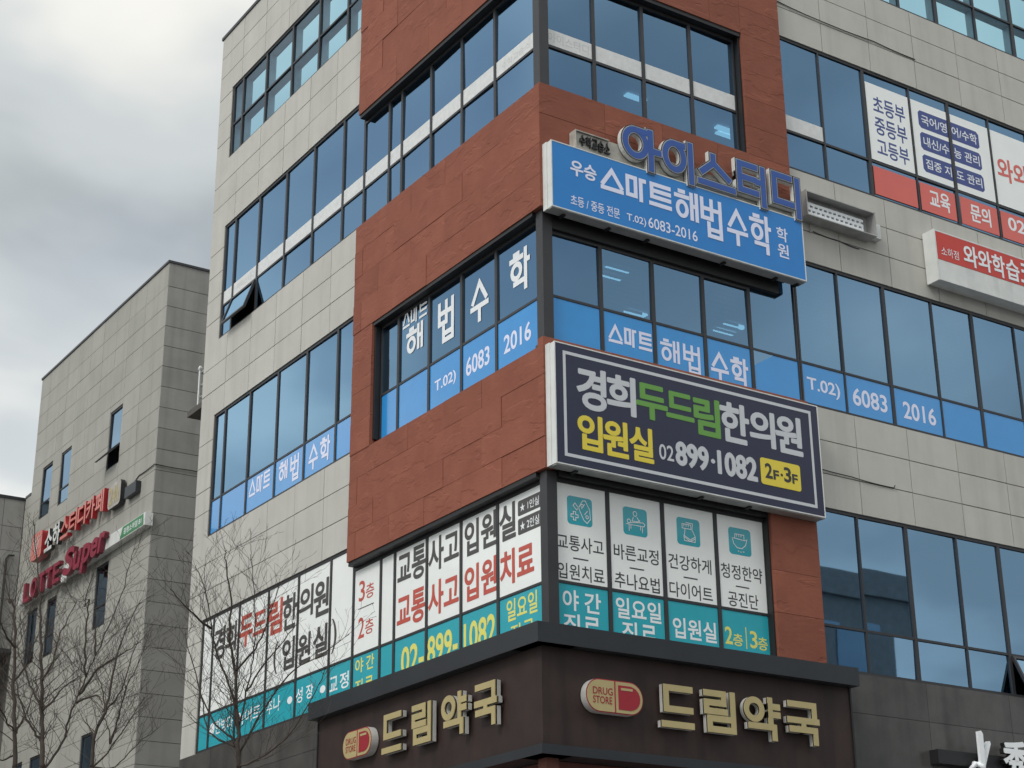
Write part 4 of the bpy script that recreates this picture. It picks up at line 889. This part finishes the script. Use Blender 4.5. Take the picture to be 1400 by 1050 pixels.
# a block across the junction, seen only as a reflection in the lowest glass on the right
B4 = thing('opposite_building', 'plain block across the junction, mirrored in the lowest blue glass beside the red pillar', 'building', (28, -30, 0))
m_ = MB(); m_.wbox(12, 37.5, -48, -30, 0, 19.4); m_.wbox(33.0, 38.8, -40, -29.8, 18.3, 18.9); ob('wall', m_, OPP, B4)
for i in range(6):
    for j in range(4): m_ = MB(); m_.wbox(14+i*3.8, 16.6+i*3.8, -30, -29.95, 3+j*4, 5.2+j*4); ob('window', m_, SMOKED, B4)

# ------------------------------------------------------------------ bare street trees
TREES = {'A': [[(-4.88, -1.58, 4.32), (-4.91, -1.6, 4.63), (-4.95, -1.62, 4.9), (-4.99, -1.63, 5.27), (-5.07, -1.63, 5.61), (-5.09, -1.66, 5.96), (-5.17, -1.66, 6.36), (-5.18, -1.69, 6.48)], [(-4.91, -1.6, 4.63), (-4.85, -1.61, 5.07), (-4.79, -1.62, 5.51), (-4.8, -1.6, 6.01), (-4.85, -1.55, 6.52)], [(-4.95, -1.62, 4.9), (-5.12, -1.6, 5.3), (-5.26, -1.59, 5.68), (-5.35, -1.61, 6.05), (-5.48, -1.61, 6.3)], [(-4.87, -1.55, 4.43), (-4.67, -1.59, 4.87), (-4.41, -1.67, 5.28), (-4.11, -1.75, 5.5), (-3.82, -1.84, 5.74)], [(-4.88, -1.53, 4.58), (-5.11, -1.38, 4.82), (-5.29, -1.24, 5.39), (-5.35, -1.16, 5.72)], [(-5.26, -1.59, 5.68), (-5.53, -1.66, 5.81), (-5.78, -1.74, 5.98)], [(-4.88, -1.58, 4.32), (-4.73, -1.86, 4.42), (-4.61, -2.13, 4.58), (-4.48, -2.4, 4.97), (-4.47, -2.61, 5.19)], [(-4.85, -1.47, 4.53), (-5.06, -1.22, 4.72), (-5.1, -1.06, 5.09), (-5.18, -0.87, 5.29)], [(-4.99, -1.63, 5.27), (-4.83, -1.81, 5.54), (-4.78, -1.94, 5.83), (-4.74, -2.06, 6.1)], [(-4.85, -1.61, 5.07), (-4.68, -1.81, 5.44), (-4.51, -1.99, 5.72)]], 'B': [[(-6.16, 0.52, 4.5), (-6.17, 0.59, 4.78), (-6.18, 0.65, 5.15), (-6.21, 0.72, 5.64), (-6.23, 0.79, 6.0), (-6.25, 0.86, 6.38), (-6.29, 0.94, 6.79), (-6.36, 1.02, 7.31)], [(-6.17, 0.59, 4.78), (-6.28, 0.61, 4.92), (-6.38, 0.63, 5.09), (-6.47, 0.65, 5.32), (-6.52, 0.66, 5.56)], [(-6.12, 0.64, 4.5), (-5.92, 0.71, 4.8), (-5.81, 0.82, 5.14), (-5.7, 0.92, 5.39), (-5.59, 1.03, 5.62), (-5.47, 1.12, 5.89), (-5.23, 1.19, 6.54), (-5.1, 1.29, 7.04), (-5.0, 1.39, 7.28)], [(-5.59, 1.03, 5.62), (-5.63, 1.03, 5.85), (-5.64, 1.02, 6.25), (-5.64, 1.01, 6.49), (-5.68, 1.02, 6.42), (-5.62, 0.99, 6.83)], [(-6.2, 0.59, 5.12), (-6.07, 0.61, 5.25), (-5.97, 0.63, 5.4), (-5.8, 0.63, 5.53)], [(-5.94, 0.32, 5.18), (-5.79, 0.12, 5.23), (-5.76, -0.03, 5.11)], [(-6.23, 0.6, 5.44), (-6.12, 0.62, 5.66), (-6.05, 0.65, 6.0), (-5.9, 0.66, 6.38)], [(-6.18, 0.65, 5.15), (-6.25, 0.83, 5.37), (-6.31, 1.0, 5.63), (-6.35, 1.17, 5.9)], [(-5.7, 0.92, 5.39), (-5.51, 0.87, 5.69), (-5.28, 0.8, 5.87), (-5.09, 0.75, 6.02)], [(-5.47, 1.12, 5.89), (-5.46, 1.22, 6.18), (-5.44, 1.32, 6.47)]], 'C': [[(-6.72, -0.35, 4.34), (-6.75, -0.32, 4.68), (-6.8, -0.28, 5.22), (-6.83, -0.25, 5.72), (-6.88, -0.21, 6.06), (-6.9, -0.18, 6.04), (-6.99, -0.13, 6.47)], [(-6.75, -0.32, 4.68), (-6.92, -0.44, 4.83), (-7.05, -0.58, 4.98), (-7.15, -0.73, 5.19)], [(-6.73, -0.25, 4.7), (-6.63, -0.17, 4.87), (-6.55, -0.09, 5.05), (-6.51, 0.01, 5.31)], [(-6.72, -0.31, 4.49), (-6.85, -0.23, 4.42), (-6.94, -0.17, 4.59)], [(-6.8, -0.28, 5.22), (-6.73, -0.38, 5.34), (-6.71, -0.47, 5.53), (-6.66, -0.57, 5.74)], [(-6.89, -0.47, 5.51), (-7.06, -0.61, 5.65), (-7.19, -0.77, 5.8)]], 'E': [[(-5.18, 1.77, 4.75), (-5.16, 1.81, 5.1), (-5.06, 1.82, 5.41), (-4.99, 1.84, 5.83), (-4.93, 1.87, 6.15), (-4.86, 1.89, 6.39), (-4.7, 1.88, 6.8)], [(-5.18, 1.76, 4.75), (-4.99, 1.68, 4.99), (-4.8, 1.6, 5.36), (-4.69, 1.55, 5.57)], [(-5.06, 1.82, 5.41), (-4.87, 1.84, 5.69), (-4.73, 1.89, 6.21), (-4.64, 1.95, 6.43)], [(-4.95, 1.84, 5.05), (-4.97, 2.0, 5.33), (-5.05, 2.19, 5.43)], [(-4.95, 1.84, 5.05), (-4.87, 1.9, 5.32), (-4.77, 1.95, 5.72), (-4.63, 1.99, 6.05), (-4.5, 2.04, 6.44)], [(-5.06, 1.82, 5.41), (-5.05, 1.99, 5.7), (-5.09, 2.19, 5.98)], [(-5.18, 1.76, 4.75), (-4.95, 1.64, 4.77), (-4.75, 1.52, 5.02), (-4.54, 1.4, 5.22)], [(-5.16, 1.81, 5.1), (-5.18, 1.95, 5.23), (-5.2, 2.08, 5.32)]]}
TLAB = {'A': 'bare young street tree standing before the teal window film and dark granite foot', 'B': 'bare forked street tree whose tallest twig crosses the red emblem of the study cafe letters',
        'C': 'bare thin street tree standing before the overhanging dark grey block', 'E': 'bare leaning street tree before the corner of the narrow windowed block'}
def tree(key, r0, seed):
    rnd = random.Random(seed); limbs = TREES[key]; base = Vector(limbs[0][0])
    foot = Vector((base.x+rnd.uniform(-.1, .1), base.y+rnd.uniform(-.1, .1), 0))
    T_ = thing('bare_tree', TLAB[key], 'tree', foot, 'bare street trees along the pavement')
    tk = MB(); tw = MB()
    zlo = base.z
    tk.tube([foot, foot.lerp(base, .35)+Vector((.03, -.02, 0)), foot.lerp(base, .7)+Vector((-.02, .02, 0)), base], [r0*1.75, r0*1.4, r0*1.2, r0], 9)
    def smooth(pts):
        P = [Vector(p) for p in pts]; out_ = []
        for i in range(len(P)-1):
            p0, p1, p2, p3 = P[max(i-1, 0)], P[i], P[i+1], P[min(i+2, len(P)-1)]
            for k in range(5):
                t = k/5; out_.append(.5*((2*p1)+(p2-p0)*t+(2*p0-5*p1+4*p2-p3)*t*t+(3*p1-p0-3*p2+p3)*t**3)+Vector((rnd.gauss(0, .006), rnd.gauss(0, .006), rnd.gauss(0, .004))))
        out_.append(P[-1]); return out_
    def twig(p, dr, ln, r, lv):
        n = max(3, int(ln/.07)); pts = [p]; dd = dr.normalized(); kids = []
        for i in range(n):
            dd = (dd+Vector((rnd.gauss(0, .14), rnd.gauss(0, .14), rnd.gauss(.05, .09)))).normalized()
            p = p+dd*ln/n; pts.append(p)
            if lv < 2 and i > 0 and rnd.random() < (.70 if lv == 0 else .48): kids.append((p, dd, i/n))
        rr = [max(.0013, r*(1-.75*i/n)) for i in range(n+1)]
        tw.tube(pts, rr, 4 if lv else 5, cap=False)
        for (q, dv, f) in kids:
            a = rnd.uniform(0, 2*math.pi); s = Vector((math.cos(a), math.sin(a), rnd.uniform(-.1, .6)))
            twig(q, dv*.75+s*.75, ln*rnd.uniform(.28, .55)*(1.15-f*.6), r*.55, lv+1)
    for li, l in enumerate(limbs):
        P = smooth(l); n = len(P); a, b = (r0, r0*.16) if li == 0 else (r0*rnd.uniform(.42, .58), r0*.12)
        rad = [a+(b-a)*(i/(n-1))**.8 for i in range(n)]
        tk.tube(P, rad, 7, cap=True)
        length = sum((P[i+1]-P[i]).length for i in range(n-1)); k = int(length/.065)
        for j in range(k):
            i = min(n-2, int((j+rnd.random())/k*n))
            if li == 0 and i < n*.12: continue
            dv = (P[i+1]-P[i]).normalized(); an = rnd.uniform(0, 2*math.pi); s = Vector((math.cos(an), math.sin(an), rnd.uniform(.1, .9)))
            twig(P[i], dv*.55+s, rnd.uniform(.25, .85)*(1.1-.5*i/n), max(.0024, rad[i]*.28), 0)
    t_ = ob('trunk', tk, BARK, T_, smooth=True); ob('crown', tw, BARK, T_, smooth=True, fix=False)
tree('A', .026, 1); tree('B', .030, 2); tree('C', .026, 3); tree('E', .024, 4)
